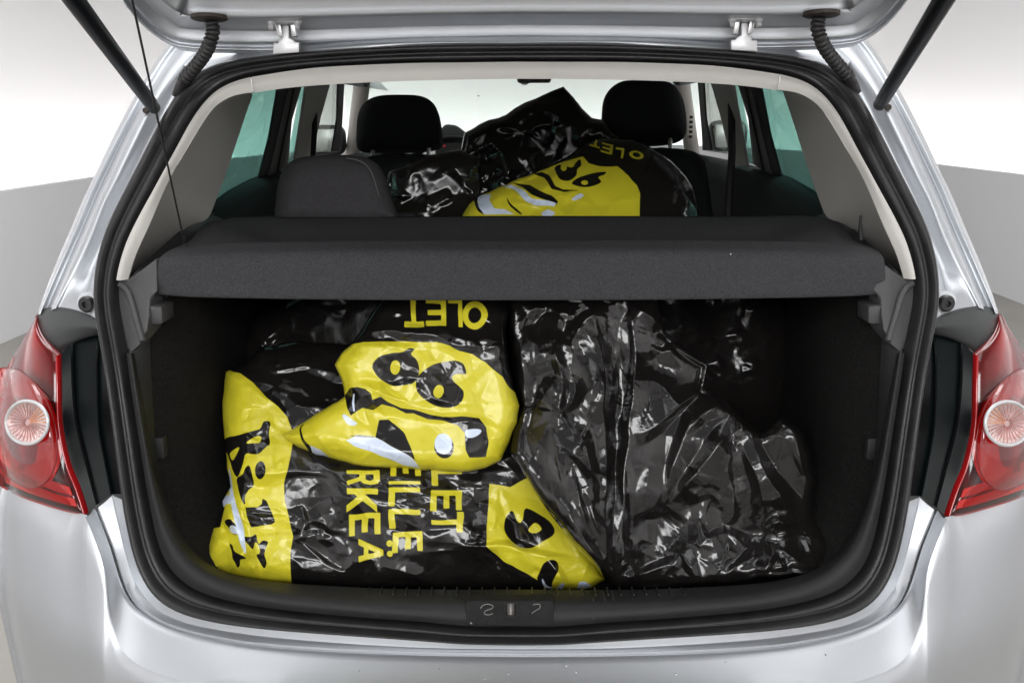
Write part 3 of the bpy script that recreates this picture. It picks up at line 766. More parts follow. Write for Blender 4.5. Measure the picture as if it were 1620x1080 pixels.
# seats ------------------------------------------------------------------
def flatY(y, lean=0.0, cy=300): return lambda X, Y: y + (cy - Y) * lean
def head(name, outl, Y, m, th, rnd, parent, stitch=False):
    return solid(name, outl, flatY(Y, .0006, 300), m, parent, step=4, thick=th, rnd=rnd)
for mir in (False, True):
    y0 = onb(189, 446, .016)[1]
    u = np.array([P(*p) for p in rs([(189, 446, y0), (200, 442, y0 + .02), (222, 425, .20), (262, 389, .31), (300, 357, .45), (338, 341, .62)], 24)])
    v = np.array([P(*p) for p in rs([(194, 470, y0 + .01), (214, 462, y0 + .04), (252, 424, .23), (286, 398, .31), (326, 370, .45), (356, 350, .64)], 24)])
    up_ = u + np.array([-.004, .02, .004])
    sheet('shelf_ledge', [mirror(r) if mir else r for r in densify([up_, u, (u + v) / 2 + np.array([0, -.002, .003]), v], 3)], M['boot_plastic'], car)
rs_ = solid('rear_seat', [(300, 372), (360, 345), (500, 338), (660, 336), (660, 420), (300, 420)], flatY(.74), M['seat'], car, step=8, thick=.12, rnd=30, smooth_poly=False)
hr = [(438, 348), (437, 310), (441, 285), (450, 266), (465, 253), (490, 247), (530, 245), (570, 247), (592, 256), (606, 272), (616, 300), (626, 330), (628, 350), (560, 356), (480, 355)]
hrm = head('headrest', hr, .66, M['seat'], .11, 34, rs_)
st1 = [(449, 345), (449, 305), (455, 280), (468, 262), (495, 254), (532, 252), (566, 255), (582, 264), (594, 282), (602, 310), (607, 345)]
st = [(588, 345), (586, 316), (580, 290), (570, 268), (556, 254)]
pts = []
for x, y in rs([(604, 345), (601, 318), (595, 294), (586, 270), (572, 256), (548, 250)], 60): pts.append(P(x, y, .66 - .055 * math.sqrt(max(0, 1 - (1 - min(1, min(x - 437, 627 - x, y - 245) / 34)) ** 2)) - .001))
tube('seam', np.array(pts), .0009, M['stitch'], hrm, seg=6)
for s in (0, 1):
    if s == 0:
        hd = [(566, 236), (564, 205), (567, 180), (577, 162), (598, 152), (632, 150), (665, 152), (684, 162), (694, 180), (699, 205), (699, 232), (680, 240), (640, 243), (590, 243)]
        bk = [(560, 420), (560, 300), (568, 262), (590, 246), (640, 243), (690, 247), (706, 262), (712, 300), (715, 420)]
        po = [(590, 270), (678, 268)]
    else:
        hd = [(953, 205), (952, 180), (955, 158), (966, 140), (984, 129), (1005, 127), (1035, 127), (1060, 131), (1074, 144), (1082, 162), (1086, 190), (1084, 215), (1064, 228), (1020, 232), (970, 228)]
        bk = [(950, 420), (950, 300), (958, 260), (985, 240), (1040, 234), (1092, 238), (1112, 252), (1120, 280), (1126, 330), (1128, 420)]
        po = [(1060, 250), (982, 252)]
    fs = solid('front_seat', bk, flatY(1.42), M['front_seat'], car, step=6, thick=.12, rnd=40)
    solid('headrest', hd, flatY(1.48, .0004, 240), M['front_seat'], fs, step=4, thick=.10, rnd=34)
    for p in po: tube('headrest_post', np.array([P(p[0], p[1] - 35, 1.46), P(p[0], p[1] + 20, 1.44)]), .006, M['silver_trim'], fs, seg=10)
tube('seat_belt', np.array([P(1157, 150, 1.3), P(1158, 240, 1.28), P(1153, 350, 1.25)]), .010, M['cord'], car, seg=6)
tube('seat_belt', np.array([P(497, 150, 1.4), P(498, 200, 1.38), P(492, 300, 1.35)]), .008, M['cord'], car, seg=6)

# ------------------------------------------------------------------ boot: corner blocks, side carpets, floor, seat back
blk = [(184, 444), (203, 441), (224, 426), (248, 408), (249, 462), (238, 470), (236, 500), (233, 522), (222, 545), (206, 560), (200, 556), (194, 528), (187, 492), (183, 465)]
for mir in (False, True):
    f = (lambda a: mirror(a)) if mir else (lambda a: np.array(a))
    q = [tuple(f(onb(*p, .02))) for p in blk]
    cb = prism('shelf_support', q, (0, .16, 0), M['grey_plastic'], car, .006)
    rp = rs([(190, 450), (203, 462), (212, 490), (226, 540)], 10)
    tube('support_rib', f(np.array([onb(*p, .019) for p in rp])), .005, M['grey_plastic'], cb, seg=8)
    q = [tuple(f(P(*p, .14))) for p in ((236, 484), (256, 486), (257, 512), (247, 514), (236, 512))]
    prism('shelf_peg', q, (0, .05, 0), M['grey_plastic'], cb, .003)
    # side carpet: from the sill trim inwards
    a = [(205, 557), (216, 620), (226, 690), (238, 760), (252, 810), (272, 858), (300, 895)]
    b = [(236, 520), (240, 600), (246, 700), (256, 790), (272, 845), (298, 890), (324, 912)]
    ra_ = wb(a, .02, 30); rb_ = wb(b, .055, 30)
    sheet('aperture_trim', [f(ra_), f((ra_ + rb_) / 2 + np.array([0, -.006, 0])), f(rb_)], M['boot_plastic'], car)
    c0 = rb_ + np.array([-.003, .0, 0]); c1 = c0 + np.array([.045, .12, 0.0]); c2 = c1 + np.array([.01, .25, 0]); c3 = c2 + np.array([.02, .35, 0])
    c_ = [np.concatenate([r[:1] + np.array([0, 0, .05]), r]) for r in (c0, c1, c2, c3)]
    sheet('side_carpet', [f(r) for r in densify(c_, 3)], M['carpet'], car)
    x = f(P(252, 706, .12))
    box('carpet_clip', tuple(x), (.022, .02, .035), M['boot_plastic'], car, .004)
fz = .600
mesh('boot_floor', [(-.62, .02, fz), (.62, .02, fz), (.62, .8, fz), (-.62, .8, fz)], [(0, 1, 2, 3)], M['carpet'], car)
box('seat_back_panel', (0, .80, .88), (1.25, .05, .52), M['carpet'], car, .01)
# sill trim: section swept along the bottom, from the seal up over the rounded edge to the boot floor
tA_ = [b for a, b in SEAL][:13]
tA_ = [(812, 990), (740, 990), (700, 986), (645, 981), (572, 976), (445, 964), (362, 950), (305, 931), (270, 902), (250, 861), (240, 814), (231, 769), (222, 709), (212, 645), (203, 585), (200, 558)]
tB_ = [(812, 978), (740, 978), (700, 975), (645, 972), (572, 966), (445, 954), (366, 940), (314, 921), (280, 893), (259, 852), (247, 808), (237, 765), (228, 705), (217, 640), (209, 585), (205, 558)]
tC_ = [(812, 962), (740, 962), (700, 961), (645, 959), (572, 954), (445, 943), (372, 929), (323, 911), (290, 884), (267, 845), (253, 800), (243, 760), (232, 702), (222, 640), (213, 585), (209, 558)]
tD_ = [(812, 948), (740, 948), (700, 948), (645, 947), (572, 944), (445, 934), (378, 921), (331, 905), (298, 878), (274, 840), (259, 796), (247, 757), (236, 700), (226, 636), (216, 583), (212, 558)]
tE_ = [(812, 932), (740, 932), (700, 932), (645, 931), (572, 929), (445, 921), (385, 912), (339, 898), (306, 872), (281, 836), (264, 792), (252, 754), (241, 698), (230, 634), (221, 582), (216, 558)]
offs = (.004, -.002, .004, .020, .075)
rws = []
for c_, o_ in zip((tA_, tB_, tC_, tD_, tE_), offs):
    k_ = np.ones(80)
    a = wb(c_, o_, 80); a[0, 0] = 0; rws.append(a)
down = rws[-1] + np.array([0, .03, -.03])
rws = list(densify(rws, 4)) + [down]
fl_ = [np.concatenate([r[::-1], mirror(r[1:])]) for r in rws]
sill = sheet('sill_trim', fl_, M['black_plastic'], car)
# ribs on the flat of the sill
for i in range(56):
    x = -0.50 + i * (1.0 / 55)
    if abs(x) > .46: continue
    a = onb(836 - 24 + x * 1105, 941, .03); b = onb(836 - 24 + x * 1085, 930, .075)
    tube('rib', np.array([a + np.array([0, 0, .0008]), (a + b) / 2 + np.array([0, 0, .0010]), b + np.array([0, 0, .0012])]), .0013, M['boot_plastic'], sill, seg=5)
# latch plate and striker
lp = [(740, 950), (873, 950), (877, 954), (875, 986), (870, 989), (743, 989), (738, 986), (736, 954)]
M['scuffed'] = mat('scuffed_plastic', (0.013, 0.013, 0.013), .55, spec=.2, bump=.9, bscale=700, var=.3, vscale=60)
q = [tuple(P(x, y, float(np.interp(y, [950, 989], [-.024, -.040])))) for x, y in lp]
lt = prism('latch_cover', q, (0, .02, 0), M['scuffed'], sill, .0015)
s0 = P(808, 955, -.031); s1 = P(808, 973, -.040)
tube('striker', np.array([s0, s0 * .4 + s1 * .6, s1, s1 + np.array([0, -.001, -.002])]), [.0062, .0062, .0055, .0035], M['steel'], lt, seg=16) if False else tube('striker', np.array([s0, s0 * .4 + s1 * .6, s1]), [.0072, .0072, .0056], M['steel'], sill, seg=16)
hole = [tuple(P(x, y, float(np.interp(y, [950, 989], [-.024, -.040])) - .0012)) for x, y in ((798, 952), (818, 952), (818, 966), (813, 975), (803, 975), (798, 966))]
prism('striker_slot', hole, (0, .004, 0), M['cord'], sill)
# chalky scuffs left on the latch cover
M['scuff'] = mat('chalk_scuff', (0.22, 0.22, 0.215), .9)
for pts in ([(760, 962), (764, 957), (772, 955), (780, 958), (778, 962), (769, 965), (766, 970), (772, 972), (780, 970)], [(843, 956), (853, 955), (854, 961), (846, 966), (841, 970)], [(744, 986), (745, 984), (747, 987)]):
    r_ = rs(pts, 26); tube('scuff_mark', np.array([P(x, y, float(np.interp(y, [950, 989], [-.024, -.040])) - .0004) for x, y in r_]), .0006, M['scuff'], sill, seg=5)

M['faint'] = mat('faint_scratch', (0.07, 0.07, 0.07), .8)
for pts in ([(938, 944), (940, 962), (938, 980)], [(954, 936), (958, 950)], [(968, 934), (972, 956), (970, 968)], [(594, 972), (600, 975)], [(1088, 946), (1084, 968)], [(420, 940), (424, 946)], [(1187, 948), (1188, 962)], [(560, 946), (562, 960)], [(1000, 940), (1001, 948)], [(1250, 930), (1254, 938)], [(300, 905), (306, 912)]):
    q = []
    for x, y in rs(pts, 8):
        q.append(onb(x, y, float(np.interp(y, [932, 948, 962, 978, 990], [.075, .020, .004, -.002, .004])) - .0008))
    tube('scratch', np.array(q), .00045, M['faint'], sill, seg=4)
# ------------------------------------------------------------------ parcel shelf
shelf = empty('parcel_shelf', tuple(P(812, 440, .2)), 'dark grey felt parcel shelf lying across the boot opening', 'parcel shelf')
# rows from underside front edge over the rolled front to the back; (px,py,Y) along the left half
f0 = [(249, 466, .165), (300, 470, .14), (420, 472.5, .12), (600, 474.5, .108), (812, 475, .105)]
f1 = [(247, 461, .160), (299, 466, .134), (420, 469, .114), (600, 471, .102), (812, 471.5, .099)]
f2 = [(247, 430, .166), (299, 436, .140), (420, 440, .118), (600, 442, .106), (812, 442, .103)]
f3 = [(250, 410, .180), (300, 408, .150), (420, 404, .128), (600, 402, .114), (812, 402, .111)]
f4 = [(260, 399, .210), (306, 394, .185), (420, 391, .160), (600, 388, .148), (812, 388, .145)]
f5 = [(276, 391, .25), (316, 386, .22), (425, 383, .195), (600, 381, .185), (812, 381, .182)]
g1 = [(296, 383, .29), (326, 377, .26), (430, 378, .225), (600, 377, .22), (812, 377, .218)]
g2 = [(306, 372, .34), (334, 365, .32), (440, 370, .27), (600, 370, .27), (812, 370, .27)]
g3 = [(314, 362, .40), (346, 353, .40), (450, 358, .40), (600, 358, .40), (812, 358, .40)]
g4 = [(322, 355, .46), (362, 347, .48), (460, 349, .50), (600, 348, .52), (812, 347, .52)]
g5 = [(330, 351, .50), (380, 343, .54), (470, 344, .58), (600, 343, .60), (812, 341.5, .60)]
rows = []
for r in (f0, f1, f2, f3, f4, f5, g1, g2, g3, g4, g5):
    a = rs(r, 50); w = np.array([P(*p) for p in a]); w[-1, 0] = 0
    dip = .022 if r in (g1, g2, g3) else (.008 if r is g4 else 0)
    w[:, 2] -= dip * np.clip((np.arange(50) - 3) / 8.0, 0, 1)
    rows.append(np.concatenate([w, mirror(w[::-1][1:])]))
rows = list(densify(rows, 4))
und = [rows[-1] + np.array([0, .002, -.02]), rows[0] + np.array([0, .02, .0])]
rows = [r * np.array([1.012, 1, 1]) + np.array([.009, 0, 0]) for r in rows]; und = [r * np.array([1.012, 1, 1]) + np.array([.009, 0, 0]) for r in und]
sh = sheet('felt_board', rows + und, M['shelf'], shelf)
for s in (-1, 1):                                    # side cheeks close the roll
    a = np.array([r[0] if s < 0 else r[-1] for r in rows]); b = a.copy(); b[:, 2] = np.minimum(b[:, 2], a[0, 2] + .0) ; b[:, 1] += .03; b[:, 2] -= .01
    sheet('felt_cheek', [a, (a + b) / 2 + np.array([s * .004, 0, 0]), b], M['shelf'], shelf)
box('lint', tuple(P(1156, 402, .115)), (.0015, .0015, .0015), M['white_plastic'], shelf, 0)
# lifting cords
ca = P(292, 386, .215); cbp = P(196, -60, -.22)
tube('lift_cord', np.array([cbp, (ca + cbp) / 2, ca]), .0014, M['cord'], shelf, seg=8)
tube('cord_end', np.array([ca + np.array([0, 0, .012]), ca - np.array([0, 0, .003])]), .0025, M['cord'], shelf, seg=8)
pk = P(1362, 380, .24)
tube('cord_peg', np.array([P(1362, 341, .25), P(1361, 352, .25), P(1361, 362, .245), pk]), [.0022, .0022, .0035, .0035], M['cord'], shelf, seg=8)
tube('loose_cord', np.array([P(1347, 470, .30), P(1341, 560, .30), P(1333, 630, .30), P(1325, 682, .30)]), .0011, M['cord'], shelf, seg=6)
disc('cord_knob', P(1322, 692, .30), (0, 0, 1), [(0.002, -.012), (.010, -.010), (.015, -.002), (.0155, .004), (.010, .009), (.004, .010), (0, .007)], M['boot_plastic'], shelf, seg=16)
# ------------------------------------------------------------------ thin plastic film: crumple, folds and print
def facets(X, Y, sp, seed, st=1.0, ang=0.0, warp=0.35, jit=.48, crease=0.0):
    """flat facets meeting in sharp creases: random heights on a jittered, stretched triangle net"""
    r = np.random.RandomState(seed)
    c, s = math.cos(ang), math.sin(ang)
    wx = X + warp * sp * vnoise(X, Y, sp * 1.6, seed + 1); wy = Y + warp * sp * vnoise(X, Y, sp * 1.6, seed + 2)
    U = (wx * c + wy * s) / (sp * st); V = (-wx * s + wy * c) / sp      # long axis = U
    u0, v0 = math.floor(U.min()) - 2, math.floor(V.min()) - 2
    nu, nv = int(U.max() - u0) + 4, int(V.max() - v0) + 4
    gu, gv = np.meshgrid(np.arange(nu) + u0, np.arange(nv) + v0, indexing='ij')
    pu = gu + (r.rand(nu, nv) - .5) * 2 * jit + .5 * (gv % 2); pv = gv + (r.rand(nu, nv) - .5) * 2 * jit
    h = r.rand(nu, nv) * 2 - 1
    pts = [Vector((a, b)) for a, b in zip(pu.ravel(), pv.ravel())]
    res = delaunay_2d_cdt(pts, [], [], 0, 1e-6)
    vo, tris, orig = res[0], res[2], res[3]
    hv = np.array([h.ravel()[o[0]] for o in orig]); vp = np.array([(v.x, v.y) for v in vo])
    # raster on a fine lattice in (U,V), then sample bilinearly
    q = 14; LU, LV = nu * q, nv * q; G = np.zeros((LU + 1, LV + 1)); E = np.ones((LU + 1, LV + 1))
    for t in tris:
        a, b, d = vp[t[0]], vp[t[1]], vp[t[2]]
        i0, i1 = int((min(a[0], b[0], d[0]) - u0) * q), int((max(a[0], b[0], d[0]) - u0) * q) + 2
        j0, j1 = int((min(a[1], b[1], d[1]) - v0) * q), int((max(a[1], b[1], d[1]) - v0) * q) + 2
        i0, j0, i1, j1 = max(i0, 0), max(j0, 0), min(i1, LU + 1), min(j1, LV + 1)
        if i1 <= i0 or j1 <= j0: continue
        gx = (np.arange(i0, i1) / q + u0)[:, None]; gy = (np.arange(j0, j1) / q + v0)[None]
        den = (b[1] - d[1]) * (a[0] - d[0]) + (d[0] - b[0]) * (a[1] - d[1])
        if abs(den) < 1e-9: continue
        l0 = ((b[1] - d[1]) * (gx - d[0]) + (d[0] - b[0]) * (gy - d[1])) / den
        l1 = ((d[1] - a[1]) * (gx - d[0]) + (a[0] - d[0]) * (gy - d[1])) / den
        l2 = 1 - l0 - l1; k = (l0 >= -1e-6) & (l1 >= -1e-6) & (l2 >= -1e-6)
        e0, e1, e2 = (np.linalg.norm(b - d), np.linalg.norm(a - d), np.linalg.norm(a - b)); ar = abs(den)
        ds = np.minimum(np.minimum(l0 * ar / e0, l1 * ar / e1), l2 * ar / e2)      # distance to the nearest crease, in cells
        E[i0:i1, j0:j1][k] = ds[k]
        G[i0:i1, j0:j1][k] = (l0 * hv[t[0]] + l1 * hv[t[1]] + l2 * hv[t[2]])[k]
    x, y = np.clip((U - u0) * q, 0, LU - 1.001), np.clip((V - v0) * q, 0, LV - 1.001)
    i, j = x.astype(int), y.astype(int); a, b = x - i, y - j
    L_ = lambda G: (G[i, j] * (1 - a) + G[i + 1, j] * a) * (1 - b) + (G[i, j + 1] * (1 - a) + G[i + 1, j + 1] * a) * b
    cre = np.exp(-L_(E) * sp / 1.7) * np.clip(vnoise(X, Y, sp * 1.1, seed + 5) * 2.2 - .1, 0, 1)
    return L_(G) + crease * cre
def folds(X, Y, lst):
    """traced folds: (polyline px, height mm, width px towards its left, width px towards its right)"""
    H = np.zeros(X.shape); U_, V_ = X * .8 + Y * .6, Y * .8 - X * .6; X, Y = X + 6 * vnoise(U_, V_, 46, 611), Y + 6 * vnoise(U_, V_, 46, 612)
    for kk, (pts, h, wl, wr) in enumerate(lst):
        p = rs(pts, max(4, len(pts) * 4)) if len(pts) > 2 else np.array(pts, float)
        best = np.full(X.shape, 1e9); val = np.zeros(X.shape)
        n = len(p) - 1
        for i in range(n):
            a, b = p[i], p[i + 1]; e = b - a; L = e @ e + 1e-9
            t = np.clip(((X - a[0]) * e[0] + (Y - a[1]) * e[1]) / L, 0, 1)
            dx, dy = X - a[0] - t * e[0], Y - a[1] - t * e[1]; d = np.sqrt(dx * dx + dy * dy)
            tp = (.45 + 1.2 * (i + t) / n) if kk % 2 else (1.65 - 1.2 * (i + t) / n)
            lo_, hi_ = (1.5 * tp * wl, 3.3 * tp * wr) if wr >= wl else (3.3 * tp * wl, 1.5 * tp * wr)
            w = np.where(e[0] * dy - e[1] * dx > 0, hi_, lo_)
            s = (i + t) / n; env = np.clip(np.minimum(s, 1 - s) * 3 + .05, 0, 1)
            v = np.clip(1 - d / w, 0, 1) ** 1.1 * env
            k = d < best; val = np.where(k, v, val); best = np.where(k, d, best)
        H += val * h * .00105
    return H
def blur(H, k):
    for _ in range(k):
        H[1:-1] = (H[:-2] + 2 * H[1:-1] + H[2:]) / 4; H[:, 1:-1] = (H[:, :-2] + 2 * H[:, 1:-1] + H[:, 2:]) / 4
    return H
def film(big, mid, small, seed, st=(1, 1, 1), ang=0.0, fl=(), bl=1, sp=(85, 34, 14), mask=None, cz=.3):
    def fn(X, Y):
        H = np.zeros(X.shape)
        if big: H += big * .001 * facets(X, Y, sp[0], seed, st[0], ang, crease=cz)
        m1 = np.clip(.5 + 1.1 * vnoise(X, Y, 90, seed + 20), .15, 1.3)
        if mid: H += mid * .001 * facets(X, Y, sp[1], seed + 3, st[1], ang, crease=cz) * m1
        m2 = np.clip(.25 + 1.4 * vnoise(X, Y, 60, seed + 30), .04, 1.2)
        if small: H += small * .001 * facets(X, Y, sp[2], seed + 6, st[2], ang + .5) * m2
        if mask is not None: H *= mask(X, Y)
        return blur(H, bl) + folds(X, Y, fl)
    return fn
# colours of the print, laid one over the other
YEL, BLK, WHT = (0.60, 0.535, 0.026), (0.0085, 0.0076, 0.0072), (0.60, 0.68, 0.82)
def film_mat(name, layers=(), base=BLK, rough=.13):
    m = bpy.data.materials.new(name); m.use_nodes = True; nt = m.node_tree; b = nt.nodes['Principled BSDF']
    col = None; rg = None
    tc = nt.nodes.new('ShaderNodeTexCoord')
    for i, (c, _) in enumerate(layers):
        at = nt.nodes.new('ShaderNodeAttribute'); at.attribute_name = 'print_%d' % i
        mr = nt.nodes.new('ShaderNodeMapRange'); mr.inputs[1].default_value = -.5; mr.inputs[2].default_value = .5
        nt.links.new(at.outputs['Fac'], mr.inputs[0])
        mx = nt.nodes.new('ShaderNodeMix'); mx.data_type = 'RGBA'; nt.links.new(mr.outputs[0], mx.inputs[0])
        mx.inputs[7].default_value = (*c, 1)
        if col is None: mx.inputs[6].default_value = (*base, 1)
        else: nt.links.new(col, mx.inputs[6])
        col = mx.outputs[2]
        m2 = nt.nodes.new('ShaderNodeMix'); m2.data_type = 'FLOAT'; nt.links.new(mr.outputs[0], m2.inputs[0])
        m2.inputs[3].default_value = rough if c == BLK else .33
        if rg is None: m2.inputs[2].default_value = rough
        else: nt.links.new(rg, m2.inputs[2])
        rg = m2.outputs[0]
    if col: nt.links.new(col, b.inputs['Base Color']); nt.links.new(rg, b.inputs['Roughness'])
    else: b.inputs['Base Color'].default_value = (*base, 1); b.inputs['Roughness'].default_value = rough
    b.inputs['Specular IOR Level'].default_value = .62
    # fine stretch marks of thin film
    mp = nt.nodes.new('ShaderNodeMapping'); mp.inputs['Scale'].default_value = (1, .8, .45); nt.links.new(tc.outputs['Object'], mp.inputs[0])
    n = nt.nodes.new('ShaderNodeTexNoise'); n.inputs['Scale'].default_value = 55; n.inputs['Detail'].default_value = 5; n.inputs['Distortion'].default_value = 1.2
    n.inputs['Roughness'].default_value = .6
    nt.links.new(mp.outputs[0], n.inputs['Vector'])
    bp = nt.nodes.new('ShaderNodeBump'); bp.inputs['Strength'].default_value = .15; bp.inputs['Distance'].default_value = .0035
    nt.links.new(n.outputs['Fac'], bp.inputs['Height']); nt.links.new(bp.outputs[0], b.inputs['Normal'])
    return m
# block letters as polygons in a unit cell (x right, y down)
w_ = .24
GL = {'L': [[(0, 0), (w_, 0), (w_, .8), (.9, .8), (.9, 1), (0, 1)]],
      'E': [[(0, 0), (.92, 0), (.92, .19), (w_, .19), (w_, .40), (.82, .40), (.82, .59), (w_, .59), (w_, .81), (.94, .81), (.94, 1), (0, 1)]],
      'T': [[(0, 0), (1, 0), (1, .2), (.62, .2), (.62, 1), (.38, 1), (.38, .2), (0, .2)]],
      'I': [[(.3, 0), (.62, 0), (.62, 1), (.3, 1)]],
      'K': [[(0, 0), (w_, 0), (w_, .42), (.68, 0), (1, 0), (.52, .46), (1, 1), (.7, 1), (.34, .62), (w_, .72), (w_, 1), (0, 1)]],
      'R': [[(0, 0), (.6, 0), (.82, .06), (.92, .28), (.84, .50), (.66, .60), (.98, 1), (.7, 1), (.42, .63), (w_, .63), (w_, 1), (0, 1)], [(w_, .19), (.56, .19), (.66, .30), (.56, .44), (w_, .44)]],
      'A': [[(.38, 0), (.62, 0), (1, 1), (.74, 1), (.66, .78), (.34, .78), (.26, 1), (0, 1)], [(.5, .28), (.60, .60), (.40, .60)]],
      'O': [[(.5 + .5 * math.cos(a), .5 + .5 * math.sin(a)) for a in np.linspace(0, 2 * math.pi, 28, endpoint=False)], [(.5 + .27 * math.cos(a), .5 + .29 * math.sin(a)) for a in np.linspace(0, 2 * math.pi, 24, endpoint=False)]]}
def glyph(ch, quad, wid=None):                       # quad: where the letter's own top-left, top-right, bottom-right, bottom-left lie
    q = np.array(quad, float); res = []
    for pl in GL[ch]:
        out = []
        for u, v in pl: out.append(q[0] * (1 - u) * (1 - v) + q[1] * u * (1 - v) + q[2] * u * v + q[3] * (1 - u) * v)
        res.append(np.array(out))
    if len(res) == 1: return res[0]
    return lambda X, Y, s: np.maximum(s, np.minimum(sdf(res[0], X, Y), -sdf(res[1], X, Y)))
def flip(ch, x0, y0, x1, y1, sk=0):  return glyph(ch, [(x1 + sk, y1), (x0 + sk, y1), (x0, y0), (x1, y0)])           # upside down
def down(ch, x0, y0, x1, y1, sk=0): return glyph(ch, [(x1, y0 + sk), (x1, y1 + sk), (x0, y1), (x0, y0)])          # reads downwards
def Z(pts, ox, oy, s): return [(ox + x / s, oy + y / s) for x, y in pts]
def sm(pts): return cr(pts, 4, closed=True)
def EL(cx, cy, rx, ry, rot=0): return ell(cx, cy, rx, ry, rot, 28)

# ---- lower left bag with the text lines --------------------------------------------------
bagB_out = [(357, 587), (353, 620), (351, 650), (355, 690), (358, 725), (364, 770), (352, 792), (344, 820), (334, 845), (325, 872), (317, 903), (332, 914), (362, 919), (400, 919), (462, 923), (560, 930), (700, 932), (860, 933), (935, 931), (958, 915), (930, 850), (890, 780), (850, 720), (830, 640), (780, 560), (660, 548), (560, 545), (470, 540), (415, 548), (385, 575)]
yB1 = [(340, 570), (366, 587), (381, 590), (400, 604), (420, 628), (440, 643), (454, 658), (461, 678), (463, 702), (456, 735), (450, 765), (451, 790), (457, 815), (464, 848), (459, 872), (460, 900), (462, 940), (385, 940), (350, 918), (345, 912), (330, 912), (318, 906), (300, 880), (325, 850), (348, 780), (340, 700)]
yB2 = Z([(705, 135), (695, 300), (688, 430), (780, 510), (860, 550), (930, 590), (1000, 640), (1040, 660), (1300, 680), (1300, 500), (1000, 200), (900, 100), (800, 150)], 540, 720, 3)
kB = [sm(Z([(410, 580), (440, 570), (472, 592), (465, 680), (470, 760), (440, 790), (380, 850), (330, 855), (268, 850), (240, 930), (190, 1050), (150, 1000), (130, 930), (80, 740), (200, 690), (330, 650), (385, 630)], 340, 560, 5.4)),
      EL(412, 743, 8.5, 14, .1),
      sm(Z([(350, 180), (380, 165), (400, 240), (410, 300), (375, 340), (350, 385), (350, 440), (325, 405), (300, 320), (288, 260), (330, 225)], 310, 700, 4.5)),
      Z([(470, 395), (500, 410), (530, 480), (562, 560), (540, 575), (440, 600), (392, 606), (360, 525), (350, 460), (440, 455), (465, 430)], 310, 700, 4.5),
      sm(Z([(338, 670), (395, 665), (430, 650), (440, 690), (452, 715), (480, 690), (515, 705), (500, 745), (490, 800), (503, 850), (488, 892), (462, 870), (432, 800), (452, 785), (455, 755), (425, 715), (405, 755), (370, 715)], 310, 700, 4.5)),
      sm(Z([(240, 715), (262, 730), (275, 770), (330, 800), (360, 825), (320, 830), (315, 870), (298, 885), (280, 850), (262, 820), (255, 770)], 310, 700, 4.5)),
      sm(Z([(205, 560), (250, 548), (300, 625), (275, 655), (240, 612)], 310, 700, 4.5)), Z([(60, 890), (110, 890), (250, 960), (180, 1000), (20, 920)], 310, 700, 4.5),
      Z([(120, 480), (180, 380), (200, 470), (175, 600), (60, 620), (90, 560)], 310, 700, 4.5),
      sm(Z([(812, 262), (780, 300), (773, 350), (798, 395), (850, 432), (900, 440), (952, 412), (1010, 370), (985, 310), (880, 250), (862, 300), (848, 320), (832, 305)], 540, 720, 3)),
      sm(Z([(1000, 495), (960, 510), (940, 550), (930, 592), (990, 635), (1005, 590), (1032, 540), (1025, 505)], 540, 720, 3))]
yB3 = [sm(Z([(270, 765), (330, 713), (380, 695), (397, 720), (380, 760), (330, 765)], 340, 560, 5.4)), sm(Z([(128, 850), (208, 795), (195, 840), (150, 910)], 340, 560, 5.4)), sm(Z([(420, 715), (440, 708), (458, 760), (450, 790), (425, 770)], 310, 700, 4.5)),
       sm(Z([(888, 350), (920, 318), (950, 345), (930, 366), (900, 366)], 540, 720, 3))]
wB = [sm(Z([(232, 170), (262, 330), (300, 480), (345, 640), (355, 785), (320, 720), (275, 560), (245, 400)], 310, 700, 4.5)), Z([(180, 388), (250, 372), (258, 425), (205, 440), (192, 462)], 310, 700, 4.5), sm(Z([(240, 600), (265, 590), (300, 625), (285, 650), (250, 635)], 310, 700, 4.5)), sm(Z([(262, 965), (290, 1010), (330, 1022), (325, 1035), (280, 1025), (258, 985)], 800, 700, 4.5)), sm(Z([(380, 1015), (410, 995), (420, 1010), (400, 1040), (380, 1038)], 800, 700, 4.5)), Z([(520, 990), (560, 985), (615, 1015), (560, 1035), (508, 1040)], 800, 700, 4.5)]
tB = [down('R', 549, 743, 601, 768), down('K', 548, 772, 597, 810), down('E', 552, 813, 602, 850, -3), down('A', 567, 852, 606, 890, 2), EL(616, 859, 5, 5), EL(617, 875, 5, 5),
      down('E', 618, 722, 666, 755), down('I', 615, 756, 665, 772), down('L', 614, 771, 664, 803), down('L', 615, 805, 665, 839), down('E', 621, 842, 669, 876, -2),
      down('L', 683, 742, 731, 771), down('E', 681, 775, 731, 810), down('T', 683, 810, 733, 842)]
layB = [(YEL, [yB1, yB2]), (BLK, kB), (YEL, yB3), (WHT, wB), (YEL, tB)]
